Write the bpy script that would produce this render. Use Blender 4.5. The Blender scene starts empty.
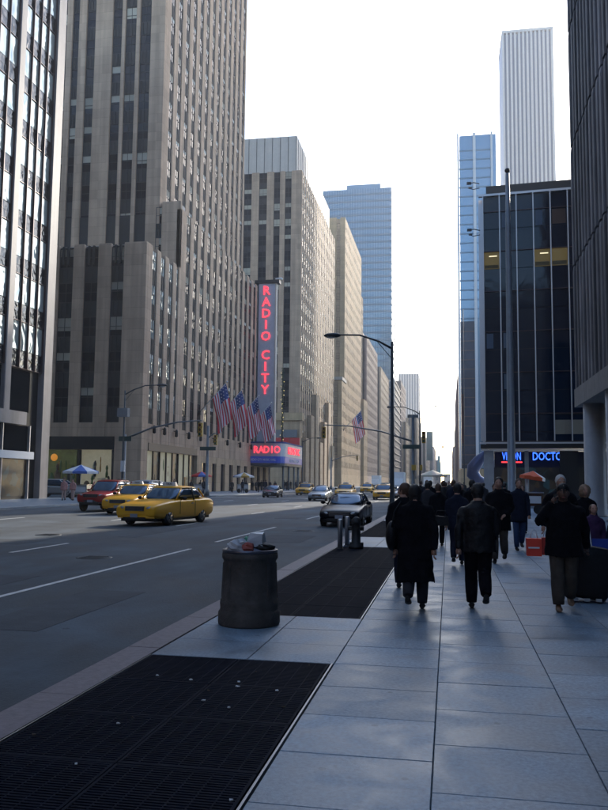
import bpy, bmesh, math, random
from mathutils import Matrix, Vector, Euler
R = random.Random(7)
rad = math.radians
SC = bpy.context.scene
COL = SC.collection
# ---------------------------------------------------------------- camera, sky, sun, exposure
cd = bpy.data.cameras.new("camera"); cam = bpy.data.objects.new("camera", cd); COL.objects.link(cam)
cd.sensor_fit = 'VERTICAL'; cd.sensor_height = 24.0; cd.lens = 24.0*790/810
cd.clip_start = .05; cd.clip_end = 5000
cam.matrix_world = Matrix.Translation((0, 0, 1.70)) @ Matrix.Rotation(rad(10.41), 4, 'Z') @ Matrix.Rotation(rad(90+5.493), 4, 'X') @ Matrix.Rotation(rad(0.6), 4, 'Z')
SC.camera = cam
SUN_EL, SUN_AZ = 21.5, 14.0          # azimuth measured from the avenue towards the right
w = bpy.data.worlds.new("World"); SC.world = w; w.use_nodes = True
nt = w.node_tree
sky = nt.nodes.new('ShaderNodeTexSky'); sky.sky_type = 'NISHITA'; sky.sun_disc = False
sky.sun_elevation = rad(SUN_EL); sky.sun_rotation = rad(SUN_AZ); sky.air_density = 1.0; sky.dust_density = .8; sky.ozone_density = 2.0
bg = nt.nodes['Background']; bg.inputs[1].default_value = 0.14
nt.links.new(sky.outputs[0], bg.inputs[0])
sd = bpy.data.lights.new("sun", 'SUN'); sd.energy = 2.0; sd.angle = rad(0.5); sd.color = (1, .9, .76)
sun = bpy.data.objects.new("sun", sd); COL.objects.link(sun)
dv = Vector((math.sin(rad(SUN_AZ))*math.cos(rad(SUN_EL)), math.cos(rad(SUN_AZ))*math.cos(rad(SUN_EL)), math.sin(rad(SUN_EL))))
sun.rotation_euler = dv.to_track_quat('Z', 'Y').to_euler(); sun.location = (20, 20, 200)
SC.view_settings.view_transform = 'Standard'; SC.view_settings.look = 'None'; SC.view_settings.gamma = 1
SC.view_settings.exposure = 1.8
SC.view_settings.use_curve_mapping = False
camI = cam.matrix_world.inverted()
def px(p):
    c = camI @ Vector(p)
    if c.z > -.1: return None
    return 304+790*c.x/-c.z, 405-790*c.y/-c.z
# ---------------------------------------------------------------- materials
MATS = {}
def mat(name, col, rough=.7, metal=0, spec=.5, var=.0, vs=1.0, bump=0, bs=20, emit=None, es=1, col2=None, rnd=0, stretch=None, trans=0, streak=0):
    if name in MATS: return MATS[name]
    m = bpy.data.materials.new(name); m.use_nodes = True; n = m.node_tree.nodes; l = m.node_tree.links
    b = n['Principled BSDF']
    b.inputs['Roughness'].default_value = rough; b.inputs['Metallic'].default_value = metal
    b.inputs['Specular IOR Level'].default_value = spec
    b.inputs['Base Color'].default_value = (*col, 1)
    geo = n.new('ShaderNodeNewGeometry'); vec = geo.outputs['Position']
    if stretch:
        mp = n.new('ShaderNodeMapping'); mp.inputs['Scale'].default_value = stretch; l.new(vec, mp.inputs[0]); vec = mp.outputs[0]
    if var or col2:
        no = n.new('ShaderNodeTexNoise'); no.inputs['Scale'].default_value = vs; no.inputs['Detail'].default_value = 6; no.inputs['Roughness'].default_value = .65
        l.new(vec, no.inputs['Vector'])
        r = n.new('ShaderNodeValToRGB'); l.new(no.outputs[0], r.inputs[0])
        c2 = col2 or tuple(c*(1+var) for c in col); c1 = tuple(c*(1-var) for c in col) if not col2 else col
        r.color_ramp.elements[0].color = (*c1, 1); r.color_ramp.elements[1].color = (*c2, 1)
        r.color_ramp.elements[0].position = .32; r.color_ramp.elements[1].position = .68
        out = r.outputs[0]
    else:
        rg = n.new('ShaderNodeRGB'); rg.outputs[0].default_value = (*col, 1); out = rg.outputs[0]
    if streak:
        mp2 = n.new('ShaderNodeMapping'); mp2.inputs['Scale'].default_value = (1.3, 1.3, .05); l.new(geo.outputs['Position'], mp2.inputs[0])
        n2 = n.new('ShaderNodeTexNoise'); n2.inputs['Scale'].default_value = 1.2; n2.inputs['Detail'].default_value = 5; l.new(mp2.outputs[0], n2.inputs['Vector'])
        mr2 = n.new('ShaderNodeMapRange'); mr2.inputs[1].default_value = .35; mr2.inputs[2].default_value = .7; mr2.inputs[3].default_value = 1-streak; mr2.inputs[4].default_value = 1+streak*.5
        l.new(n2.outputs[0], mr2.inputs[0])
        vm = n.new('ShaderNodeVectorMath'); vm.operation = 'SCALE'; l.new(out, vm.inputs[0]); l.new(mr2.outputs[0], vm.inputs['Scale']); out = vm.outputs[0]
    if rnd:
        oi = n.new('ShaderNodeObjectInfo'); mr = n.new('ShaderNodeMapRange'); mr.inputs[3].default_value = 1-rnd; mr.inputs[4].default_value = 1+rnd
        l.new(oi.outputs['Random'], mr.inputs[0])
        vm = n.new('ShaderNodeVectorMath'); vm.operation = 'SCALE'; l.new(out, vm.inputs[0]); l.new(mr.outputs[0], vm.inputs['Scale']); out = vm.outputs[0]
    l.new(out, b.inputs['Base Color'])
    if bump:
        n3 = n.new('ShaderNodeTexNoise'); n3.inputs['Scale'].default_value = bs; n3.inputs['Detail'].default_value = 4; l.new(vec, n3.inputs['Vector'])
        bu = n.new('ShaderNodeBump'); bu.inputs['Strength'].default_value = bump; bu.inputs['Distance'].default_value = .02
        l.new(n3.outputs[0], bu.inputs['Height']); l.new(bu.outputs[0], b.inputs['Normal'])
    if emit:
        b.inputs['Emission Color'].default_value = (*emit, 1); b.inputs['Emission Strength'].default_value = es
    if trans: b.inputs['Transmission Weight'].default_value = trans
    MATS[name] = m; return m
def wavy_glass(name, col, rough, scale, strength, metal=0.0, dist=.3, spec=.6):
    m = mat(name, col, rough, metal, spec=spec)
    n = m.node_tree.nodes; l = m.node_tree.links; b = n['Principled BSDF']
    g = n.new('ShaderNodeNewGeometry'); t = n.new('ShaderNodeTexNoise'); t.inputs['Scale'].default_value = scale; t.inputs['Detail'].default_value = 2
    t.inputs['Distortion'].default_value = .6
    l.new(g.outputs['Position'], t.inputs['Vector']); bu = n.new('ShaderNodeBump'); bu.inputs['Strength'].default_value = strength; bu.inputs['Distance'].default_value = dist
    l.new(t.outputs[0], bu.inputs['Height']); l.new(bu.outputs[0], b.inputs['Normal'])
    return m
lime = mat('limestone', (.47, .325, .225), .85, var=.10, vs=.35, bump=.3, bs=12, streak=.22, rnd=.05)
lime2 = mat('limestone_tan', (.45, .315, .20), .85, var=.10, vs=.3, bump=.3, bs=12, streak=.18, rnd=.04)
lime3 = mat('limestone_yellow', (.46, .325, .19), .85, var=.08, vs=.3, streak=.12)
pinkst = mat('pink_stone', (.38, .27, .23), .85, var=.08, vs=.3, streak=.12)
palest = mat('pale_panel', (.50, .44, .40), .7, var=.06, vs=.5, streak=.08)
coping = mat('coping_stone', (.42, .38, .34), .8, var=.1, vs=1)
def courses(m, pitch, k=.80):
    n = m.node_tree.nodes; l = m.node_tree.links; b = n['Principled BSDF']; src = b.inputs['Base Color'].links[0].from_socket
    g = n.new('ShaderNodeNewGeometry'); sx = n.new('ShaderNodeSeparateXYZ'); l.new(g.outputs['Position'], sx.inputs[0])
    d = n.new('ShaderNodeMath'); d.operation = 'DIVIDE'; d.inputs[1].default_value = pitch; l.new(sx.outputs[2], d.inputs[0])
    f = n.new('ShaderNodeMath'); f.operation = 'FRACT'; l.new(d.outputs[0], f.inputs[0])
    a = n.new('ShaderNodeMath'); a.operation = 'LESS_THAN'; a.inputs[1].default_value = .045; l.new(f.outputs[0], a.inputs[0])
    fl = n.new('ShaderNodeMath'); fl.operation = 'FLOOR'; l.new(d.outputs[0], fl.inputs[0])
    xy = n.new('ShaderNodeMath'); xy.operation = 'ADD'; l.new(sx.outputs[0], xy.inputs[0]); l.new(sx.outputs[1], xy.inputs[1])
    xd = n.new('ShaderNodeMath'); xd.operation = 'DIVIDE'; xd.inputs[1].default_value = 1.6; l.new(xy.outputs[0], xd.inputs[0]); xf = n.new('ShaderNodeMath'); xf.operation = 'FLOOR'; l.new(xd.outputs[0], xf.inputs[0])
    cb = n.new('ShaderNodeCombineXYZ'); l.new(fl.outputs[0], cb.inputs[0]); l.new(xf.outputs[0], cb.inputs[1])
    w_ = n.new('ShaderNodeTexWhiteNoise'); l.new(cb.outputs[0], w_.inputs['Vector'])
    mr = n.new('ShaderNodeMapRange'); mr.inputs[3].default_value = .90; mr.inputs[4].default_value = 1.08; l.new(w_.outputs['Value'], mr.inputs[0])
    mj = n.new('ShaderNodeMapRange'); mj.inputs[3].default_value = 1; mj.inputs[4].default_value = k; l.new(a.outputs[0], mj.inputs[0])
    mu = n.new('ShaderNodeMath'); mu.operation = 'MULTIPLY'; l.new(mr.outputs[0], mu.inputs[0]); l.new(mj.outputs[0], mu.inputs[1])
    s_ = n.new('ShaderNodeVectorMath'); s_.operation = 'SCALE'; l.new(src, s_.inputs[0]); l.new(mu.outputs[0], s_.inputs['Scale']); l.new(s_.outputs[0], b.inputs['Base Color'])
for q_ in (lime, lime2, lime3, pinkst): courses(q_, 1.25)
spand = mat('spandrel_metal', (.012, .011, .011), .7, 0, var=.3, vs=2)
wframe = mat('window_frame', (.025, .022, .022), .6)
wglass = wavy_glass('window_glass', (.008, .008, .011), .06, 1.3, .10, spec=.22)
blind = mat('window_blind', (.38, .34, .27), .8, rnd=.25)
blindg = mat('window_blind_pale', (.5, .5, .46), .8, rnd=.2)
mglass = wavy_glass('mirror_glass', (.46, .50, .47), .08, .45, .30, metal=.5, dist=.6)
dpane = wavy_glass('dark_pane', (.02, .02, .022), .08, 1.2, .3)
stonepier = mat('grey_pier', (.22, .20, .20), .55, var=.15, vs=.5, streak=.2)
mullion = mat('bronze_mullion', (.05, .03, .035), .4, .5)
black = mat('black_metal', (.012, .012, .014), .4, .3)
blackglass = wavy_glass('black_glass', (.004, .010, .026), .07, .5, .06, spec=.22)
steel = mat('brushed_steel', (.45, .46, .48), .38, .85, var=.08, vs=3)
alu = mat('aluminium_fin', (.5, .5, .52), .4, .6)
dgrey = mat('dark_grey_paint', (.035, .042, .05), .5, .2, var=.15, vs=4)
galv = mat('galvanised_pole', (.16, .17, .18), .5, .6, var=.15, vs=4)
asph = mat('asphalt', (.056, .074, .092), .80, var=.42, vs=.5, bump=.5, bs=45, stretch=(1, .35, 1))
slabm = mat('granite_slab', (.185, .25, .315), .46, var=.30, vs=30, bump=.06, bs=70, rnd=.15)
def weather(m, spot_scale, spot_size, stain_scale, stain, crack=0):
    n = m.node_tree.nodes; l = m.node_tree.links; b = n['Principled BSDF']; src = b.inputs['Base Color'].links[0].from_socket
    g = n.new('ShaderNodeNewGeometry')
    v = n.new('ShaderNodeTexVoronoi'); v.inputs['Scale'].default_value = spot_scale; l.new(g.outputs['Position'], v.inputs['Vector'])
    a = n.new('ShaderNodeMapRange'); a.inputs[1].default_value = spot_size*.8; a.inputs[2].default_value = spot_size; a.inputs[3].default_value = .62; a.inputs[4].default_value = 1; l.new(v.outputs['Distance'], a.inputs[0])
    t = n.new('ShaderNodeTexNoise'); t.inputs['Scale'].default_value = stain_scale; t.inputs['Detail'].default_value = 7; t.inputs['Distortion'].default_value = 1.2; l.new(g.outputs['Position'], t.inputs['Vector'])
    c = n.new('ShaderNodeMapRange'); c.inputs[1].default_value = .35; c.inputs[2].default_value = .65; c.inputs[3].default_value = 1-stain; c.inputs[4].default_value = 1+stain*.6; l.new(t.outputs[0], c.inputs[0])
    mu = n.new('ShaderNodeMath'); mu.operation = 'MULTIPLY'; l.new(a.outputs[0], mu.inputs[0]); l.new(c.outputs[0], mu.inputs[1]); out = mu.outputs[0]
    if crack:
        d = n.new('ShaderNodeTexNoise'); d.inputs['Scale'].default_value = 1.5; l.new(g.outputs['Position'], d.inputs['Vector'])
        vm = n.new('ShaderNodeVectorMath'); vm.operation = 'ADD'; l.new(g.outputs['Position'], vm.inputs[0]); l.new(d.outputs['Color'], vm.inputs[1])
        v2 = n.new('ShaderNodeTexVoronoi'); v2.feature = 'DISTANCE_TO_EDGE'; v2.inputs['Scale'].default_value = crack; l.new(vm.outputs[0], v2.inputs['Vector'])
        e = n.new('ShaderNodeMapRange'); e.inputs[1].default_value = .0; e.inputs[2].default_value = .012; e.inputs[3].default_value = .55; e.inputs[4].default_value = 1; l.new(v2.outputs['Distance'], e.inputs[0])
        m2 = n.new('ShaderNodeMath'); m2.operation = 'MULTIPLY'; l.new(out, m2.inputs[0]); l.new(e.outputs[0], m2.inputs[1]); out = m2.outputs[0]
    s_ = n.new('ShaderNodeVectorMath'); s_.operation = 'SCALE'; l.new(src, s_.inputs[0]); l.new(out, s_.inputs['Scale']); l.new(s_.outputs[0], b.inputs['Base Color'])
    r2_ = n.new('ShaderNodeMapRange'); r2_.inputs[1].default_value = .3; r2_.inputs[2].default_value = .7; q = b.inputs['Roughness'].default_value; r2_.inputs[3].default_value = q-.10; r2_.inputs[4].default_value = q+.14
    l.new(t.outputs[0], r2_.inputs[0]); l.new(r2_.outputs[0], b.inputs['Roughness'])
weather(slabm, 2.6, .075, 1.6, .26); weather(asph, 1.3, .07, .40, .42)
slabfar = mat('granite_slab_far', (.20, .25, .30), .45, var=.12, vs=2)
kerbm = mat('kerb_granite', (.16, .135, .15), .6, var=.18, vs=14, bump=.2, bs=40, rnd=.06)
dirt = mat('joint_dirt', (.03, .03, .032), .9)
pit = mat('vent_pit_shade', (.006, .006, .007), .9)
iron = mat('grate_iron', (.006, .009, .019), .8, 0, spec=.08, var=.25, vs=6)
ironedge = mat('grate_edge_steel', (.30, .30, .31), .4, .8)
linem = mat('road_paint', (.62, .62, .60), .7, var=.2, vs=5)
yel = mat('taxi_yellow', (.85, .42, .015), .28, var=.04, vs=2, spec=.6)
blackcar = mat('black_paint', (.003, .004, .007), .3, spec=.16)
silver = mat('silver_blue_paint', (.30, .34, .38), .28, .5)
whitep = mat('white_paint', (.72, .72, .72), .35)
redp = mat('red_paint', (.36, .018, .015), .3)
tyre = mat('tyre_rubber', (.012, .012, .012), .8)
rim = mat('wheel_rim', (.35, .35, .36), .35, .8)
carglass = mat('car_glass', (.06, .11, .18), .06, .4, .9)
chrome = mat('chrome', (.6, .6, .62), .15, 1)
lampg = mat('headlight_lens', (.34, .36, .38), .12, .3)
amber = mat('amber_lens', (.6, .2, .02), .3)
plast = mat('black_plastic', (.02, .02, .021), .6)
coat = mat('black_wool', (.006, .006, .009), .95, spec=.15, var=.25, vs=9, bump=.4, bs=50)
leather = mat('black_leather', (.004, .004, .006), .6, spec=.3, var=.3, vs=9, bump=.5, bs=25)
navy = mat('navy_cloth', (.012, .015, .03), .9, spec=.2, var=.2, vs=9, bump=.3, bs=40)
greyc = mat('grey_cloth', (.035, .035, .042), .9, spec=.2, var=.2, vs=9)
jeans = mat('blue_denim', (.03, .05, .11), .9, spec=.2, var=.2, vs=12)
khaki = mat('khaki_cloth', (.06, .05, .042), .9, spec=.2, var=.2, vs=9)
purple = mat('purple_coat', (.05, .025, .07), .9, spec=.2, var=.2, vs=9)
pinkc = mat('pink_cloth', (.50, .25, .22), .9, spec=.2, var=.15, vs=9)
bluec = mat('blue_cloth', (.02, .05, .28), .8)
brownc = mat('brown_cloth', (.08, .04, .025), .9, spec=.2)
skin = mat('skin', (.42, .23, .16), .55)
skin2 = mat('skin_dark', (.12, .06, .04), .55)
hairb = mat('hair_dark', (.012, .009, .008), .6, bump=.6, bs=60)
hairn = mat('hair_brown', (.07, .032, .016), .6, bump=.6, bs=60)
hairw = mat('hair_white', (.55, .54, .52), .7, bump=.6, bs=60)
shoe = mat('shoe_leather', (.008, .008, .008), .6, spec=.3)
shoeb = mat('shoe_tan', (.17, .10, .06), .5)
eyew = mat('eye_white', (.6, .58, .55), .3)
lip = mat('lips', (.30, .10, .09), .5)
neon = mat('red_neon', (.6, .04, .04), .5, emit=(1, .05, .08), es=.55)
neonb = mat('blue_neon', (.05, .1, .7), .5, emit=(.03, .12, 1), es=1.0)
neonr = mat('red_underline_neon', (.7, .04, .04), .5, emit=(1, .05, .06), es=.5)
signgrey = mat('sign_panel_grey', (.40, .43, .50), .5, .3, var=.1, vs=1)
marqblue = mat('marquee_blue', (.02, .05, .30), .4, emit=(.02, .06, .5), es=.05)
white = mat('sign_white', (.65, .65, .66), .6)
red = mat('sign_red', (.5, .02, .025), .6)
flagr = mat('flag_red', (.62, .03, .05), .8); flagw = mat('flag_white', (.80, .78, .80), .8); flagb = mat('flag_blue', (.03, .06, .22), .8)
yellowsig = mat('signal_yellow', (.42, .26, .03), .5)
teal = mat('teal_panel', (.03, .16, .17), .5, var=.15, vs=.4)
officelit = mat('lit_office', (.10, .09, .05), .8, emit=(1, .72, .22), es=.02, var=.0)
tubelit = mat('lit_ceiling_tube', (.8, .8, .7), .8, emit=(1, .85, .5), es=.35)
orange = mat('orange_canvas', (.65, .09, .02), .7)
bluecan = mat('blue_canvas', (.04, .12, .42), .7)
concrete = mat('concrete_grey', (.25, .25, .26), .8, var=.15, vs=1, streak=.15)
colm = mat('column_stone', (.32, .32, .34), .45, var=.12, vs=1.5, streak=.1)
binm = mat('bin_concrete', (.085, .075, .068), .8, var=.35, vs=5, bump=.7, bs=22, streak=.35)
paper = mat('paper_litter', (.55, .58, .62), .8); papr = mat('red_packaging', (.35, .08, .06), .6); papg = mat('green_packaging', (.04, .25, .16), .5)
bagred = mat('shopping_bag_red', (.70, .045, .02), .5)
brick = mat('brown_brick', (.16, .075, .06), .85, var=.2, vs=1)
lumen = mat('street_lens', (.6, .62, .62), .3)
def shopmat(name, cols, es, sc=.9):
    m = bpy.data.materials.new(name); m.use_nodes = True; n = m.node_tree.nodes; l = m.node_tree.links; b = n['Principled BSDF']
    g = n.new('ShaderNodeNewGeometry'); v = n.new('ShaderNodeTexVoronoi'); v.inputs['Scale'].default_value = sc; l.new(g.outputs['Position'], v.inputs['Vector'])
    r = n.new('ShaderNodeValToRGB'); r.color_ramp.interpolation = 'CONSTANT'
    sp = n.new('ShaderNodeSeparateColor'); l.new(v.outputs['Color'], sp.inputs[0]); l.new(sp.outputs[0], r.inputs[0])
    r.color_ramp.elements[0].color = (*cols[0], 1); r.color_ramp.elements[1].color = (*cols[-1], 1); r.color_ramp.elements[1].position = 1-1/len(cols)
    for i, c in enumerate(cols[1:-1]):
        e = r.color_ramp.elements.new((i+1)/len(cols)); e.color = (*c, 1)
    l.new(r.outputs[0], b.inputs['Base Color']); l.new(r.outputs[0], b.inputs['Emission Color']); b.inputs['Emission Strength'].default_value = es
    b.inputs['Roughness'].default_value = .3
    return m
shopgreen = shopmat('shop_display_green', [(.05, .08, .03), (.14, .18, .08), (.02, .025, .015), (.05, .09, .03), (.22, .17, .07), (.03, .05, .02)], .15, 1.3)
shoppale = shopmat('shop_display_pale', [(.32, .34, .25), (.24, .27, .20), (.36, .36, .26), (.07, .06, .05), (.28, .31, .22)], .2, .8)
shopdark = shopmat('shop_display_dark', [(.006, .006, .008), (.02, .015, .01), (.01, .03, .04), (.03, .02, .01), (.004, .004, .004), (.008, .008, .008)], .1, 1.6)
# ---------------------------------------------------------------- mesh builder
class MB:
    def __init__(s): s.v = []; s.f = []; s.m = []; s.mats = []; s.sm = []
    def mi(s, m):
        if m not in s.mats: s.mats.append(m)
        return s.mats.index(m)
    def face(s, idx, m, smooth=False): s.f.append(idx); s.m.append(s.mi(m)); s.sm.append(smooth)
    def quad(s, pts, m):
        o = len(s.v); s.v += [tuple(p) for p in pts]; s.face(tuple(range(o, o+len(pts))), m); return s
    def box(s, x0, x1, y0, y1, z0, z1, m, T=None, bev=0):
        if bev:
            o = len(s.v); b = bev; xs = (x0, x1); ys = (y0, y1)
            ring = lambda i, z: [(x0+i, y0+i, z), (x1-i, y0+i, z), (x1-i, y1-i, z), (x0+i, y1-i, z)]
            P = ring(0, z0)+ring(0, z1-b)+ring(b, z1)
            F = [(0, 3, 2, 1), (8, 9, 10, 11)]
            for k in range(4):
                F.append((k, (k+1) % 4, 4+(k+1) % 4, 4+k)); F.append((4+k, 4+(k+1) % 4, 8+(k+1) % 4, 8+k))
        else:
            P = [(x0, y0, z0), (x1, y0, z0), (x1, y1, z0), (x0, y1, z0), (x0, y0, z1), (x1, y0, z1), (x1, y1, z1), (x0, y1, z1)]
            F = [(0, 3, 2, 1), (4, 5, 6, 7), (0, 1, 5, 4), (1, 2, 6, 5), (2, 3, 7, 6), (3, 0, 4, 7)]; o = len(s.v)
        if T: P = [tuple(T @ Vector(p)) for p in P]
        s.v += P
        for f in F: s.face(tuple(o+i for i in f), m)
        return s
    def tube(s, pts, rs, m, n=8, caps=True, smooth=True):
        pts = [Vector(p) for p in pts]
        if not hasattr(rs, '__len__'): rs = [rs]*len(pts)
        o = len(s.v); up = None
        for i, p in enumerate(pts):
            d = (pts[min(i+1, len(pts)-1)]-pts[max(i-1, 0)]).normalized()
            if up is None:
                up = Vector((1, 0, 0)) if abs(d.x) < .9 else Vector((0, 1, 0))
            a = d.cross(up).normalized(); b = a.cross(d).normalized(); up = b
            for k in range(n):
                t = 2*math.pi*k/n; r = rs[i]
                rx, ry = (r if hasattr(r, '__len__') else (r, r))
                s.v.append(tuple(p+a*math.cos(t)*rx+b*math.sin(t)*ry))
        for i in range(len(pts)-1):
            for k in range(n):
                s.face((o+i*n+k, o+i*n+(k+1) % n, o+(i+1)*n+(k+1) % n, o+(i+1)*n+k), m, smooth)
        if caps:
            s.face(tuple(o+k for k in range(n))[::-1], m); s.face(tuple(o+(len(pts)-1)*n+k for k in range(n)), m)
        return s
    def lathe(s, prof, m, n=20, c=(0, 0, 0), smooth=True, capb=True, capt=True):
        o = len(s.v)
        for r, z in prof:
            for k in range(n):
                t = 2*math.pi*k/n; s.v.append((c[0]+r*math.cos(t), c[1]+r*math.sin(t), c[2]+z))
        for i in range(len(prof)-1):
            for k in range(n): s.face((o+i*n+k, o+i*n+(k+1) % n, o+(i+1)*n+(k+1) % n, o+(i+1)*n+k), m, smooth)
        if capb: s.face(tuple(o+k for k in range(n))[::-1], m)
        if capt: s.face(tuple(o+(len(prof)-1)*n+k for k in range(n)), m)
        return s
    def loft(s, rings, m, smooth=True, caps=True):
        n = len(rings[0]); o = len(s.v)
        for r in rings: s.v += [tuple(p) for p in r]
        for i in range(len(rings)-1):
            for k in range(n):
                mm = m[k] if isinstance(m, list) else m
                s.face((o+i*n+k, o+i*n+(k+1) % n, o+(i+1)*n+(k+1) % n, o+(i+1)*n+k), mm, smooth)
        if caps:
            mm = m[0] if isinstance(m, list) else m
            s.face(tuple(o+k for k in range(n))[::-1], mm); s.face(tuple(o+(len(rings)-1)*n+k for k in range(n)), mm)
        return s
    def ell(s, c, r, m, n=10, T=None, fn=None):
        o = len(s.v); N = n; Mr = n-2
        P = []
        for i in range(1, Mr):
            a = math.pi*i/Mr
            for k in range(N):
                t = 2*math.pi*k/N; P.append((math.sin(a)*math.cos(t), math.sin(a)*math.sin(t), math.cos(a)))
        P.append((0, 0, 1)); P.append((0, 0, -1))
        for p in P:
            q = Vector((p[0]*r[0], p[1]*r[1], p[2]*r[2]))
            if fn: q = fn(q, p)
            if T: q = T @ q
            s.v.append((q[0]+c[0], q[1]+c[1], q[2]+c[2]))
        for i in range(Mr-2):
            for k in range(N): s.face((o+i*N+k, o+(i+1)*N+k, o+(i+1)*N+(k+1) % N, o+i*N+(k+1) % N), m, True)
        T_, B_ = o+len(P)-2, o+len(P)-1
        for k in range(N):
            s.face((T_, o+k, o+(k+1) % N), m, True); s.face((B_, o+(Mr-2)*N+(k+1) % N, o+(Mr-2)*N+k), m, True)
        return s
    def mesh(s, name):
        me = bpy.data.meshes.new(name); me.from_pydata(s.v, [], s.f)
        for m in s.mats: me.materials.append(m)
        me.polygons.foreach_set('material_index', s.m); me.polygons.foreach_set('use_smooth', s.sm)
        me.update(); return me
    def xform(s, T, start=0):
        for i in range(start, len(s.v)): s.v[i] = tuple(T @ Vector(s.v[i]))
        return s
    def build(s, name, parent=None, T=None):
        return link(name, s.mesh(name), parent, T)
def link(name, me, parent=None, T=None):
    o = bpy.data.objects.new(name, me); COL.objects.link(o)
    if parent: o.parent = parent
    if T is not None: o.matrix_local = T
    return o
def tag(o, label=None, cat=None, group=None, kind=None):
    if label: o['label'] = label
    if cat: o['category'] = cat
    if group: o['group'] = group
    if kind: o['kind'] = kind
    return o
def thing(name, label, cat, loc=(0, 0, 0), rz=0, group=None):
    o = bpy.data.objects.new(name, None); COL.objects.link(o); o.location = loc; o.rotation_euler = (0, 0, rz); o.empty_display_size = .3
    return tag(o, label, cat, group)
def copy_tree(o, parent=None):
    c = o.copy(); COL.objects.link(c); c.parent = parent
    for ch in o.children: copy_tree(ch, c)
    return c
Tr = Matrix.Translation
def Rz(a): return Matrix.Rotation(a, 4, 'Z')
_txt = {}
def text_mesh(t, size, m, depth=.03, sx=1.0):
    c = bpy.data.curves.new('lettering', 'FONT'); c.body = t; c.size = size; c.extrude = depth; c.align_x = 'CENTER'; c.align_y = 'CENTER'; c.resolution_u = 2
    c.offset = size*.008
    o = bpy.data.objects.new('lettering', c); COL.objects.link(o)
    dg = bpy.context.evaluated_depsgraph_get(); me = bpy.data.meshes.new_from_object(o.evaluated_get(dg)); COL.objects.unlink(o); bpy.data.objects.remove(o)
    me.materials.clear(); me.materials.append(m)
    me.transform(Matrix.Rotation(rad(90), 4, 'X') @ Matrix.Diagonal((sx, 1, 1, 1)))
    me.name = 'lettering'; return me
# ---------------------------------------------------------------- facade system
_boxes = {}
def boxmesh(w_, d_, h_, m, name='piece'):
    k = (round(w_, 3), round(d_, 3), round(h_, 3), m.name)
    if k not in _boxes: _boxes[k] = MB().box(0, w_, 0, d_, 0, h_, m).mesh(name)
    return _boxes[k]
class Plane:                        # local x runs along the face, y into the building, z up
    def __init__(s, x, y, ang): s.x, s.y, s.a = x, y, ang
    def M(s, u, d=0, z=0): return Tr((s.x, s.y, 0)) @ Rz(s.a) @ Tr((u, d, z))
def front(x, y): return Plane(x, y, 0)            # faces the camera
def left_side(x, y): return Plane(x, y, rad(90))  # a building on the left, facing the avenue, u = away from the camera
def right_side(x, y): return Plane(x, y, rad(-90))  # a building on the right, facing the avenue, u = towards the camera
class Pieces:
    """alike pieces of one thing: the 290 that show largest become parts, the rest one part"""
    def __init__(s, root): s.root = root; s.d = {}
    def add(s, name, me, T): s.d.setdefault(name, []).append((me, T))
    def emit(s, limit=290, minpx=4.0):
        rl = Tr(-Vector(s.root.location))
        for name, L in s.d.items():
            sc = []
            for me, T in L:
                p = T.translation; q = px(p); vis = q and -30 < q[0] < 640 and -30 < q[1] < 840
                ext = max(me['sz']) if 'sz' in me else max(Vector(me.vertices[-1].co).length, .5)
                sc.append((-(790*ext/max(p.length, 1)) if vis else 0))
            order = sorted(range(len(L)), key=lambda i: sc[i]); rest = []
            for r_, i in enumerate(order):
                me, T = L[i]
                if r_ < limit and -sc[i] >= minpx: link(name, me, s.root, rl @ T)
                else: rest.append(i)
            if rest:
                mb = MB()
                for i in rest:
                    me, T = L[i]; o = len(mb.v); T2 = rl @ T
                    mb.v += [tuple(T2 @ v.co) for v in me.vertices]
                    mm = list(me.materials)
                    for p in me.polygons: mb.face(tuple(o+k for k in p.vertices), mm[p.material_index])
                o = mb.build(name+'_mass', s.root)
                tag(o, kind='stuff')
_win = {}
def winmesh(w_, h_, kind, g=None, fr=None):
    g = g or wglass; fr = fr or wframe
    k = (round(w_, 2), round(h_, 2), kind, g.name, fr.name)
    if k in _win: return _win[k]
    mb = MB(); t = min(.07, w_*.08); zm = h_*.5
    mb.box(0, t, 0, .1, 0, h_, fr); mb.box(w_-t, w_, 0, .1, 0, h_, fr)
    mb.box(t, w_-t, 0, .1, 0, t, fr); mb.box(t, w_-t, 0, .1, h_-t, h_, fr); mb.box(t, w_-t, .01, .09, zm-t*.4, zm+t*.4, fr)
    if w_ > 1.4: mb.box(w_/2-t*.4, w_/2+t*.4, .015, .085, t, h_-t, fr)
    bz = {0: h_, 1: h_*.62, 2: h_*.35, 3: h_*.8, 4: h_}[kind]
    mb.quad([(t, .06, t), (w_-t, .06, t), (w_-t, .06, bz-t), (t, .06, bz-t)], g)
    if bz < h_: mb.quad([(t, .06, bz-t), (w_-t, .06, bz-t), (w_-t, .06, h_-t), (t, .06, h_-t)], blind if kind != 3 else blindg)
    _win[k] = mb.mesh('window'); _win[k]['sz'] = [w_, h_]
    return _win[k]
_sp = {}
def spanmesh(w_, h_, m):
    k = (round(w_, 2), round(h_, 2), m.name)
    if k in _sp: return _sp[k]
    mb = MB(); n = 3
    mb.box(0, w_, .06, .2, 0, h_, m)
    for i in range(n):
        x = w_*(i+.5)/n; mb.box(x-w_*.09, x+w_*.09, 0, .07, .03, h_-.03, m)
    _sp[k] = mb.mesh('spandrel'); _sp[k]['sz'] = [w_, h_]; return _sp[k]
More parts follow.
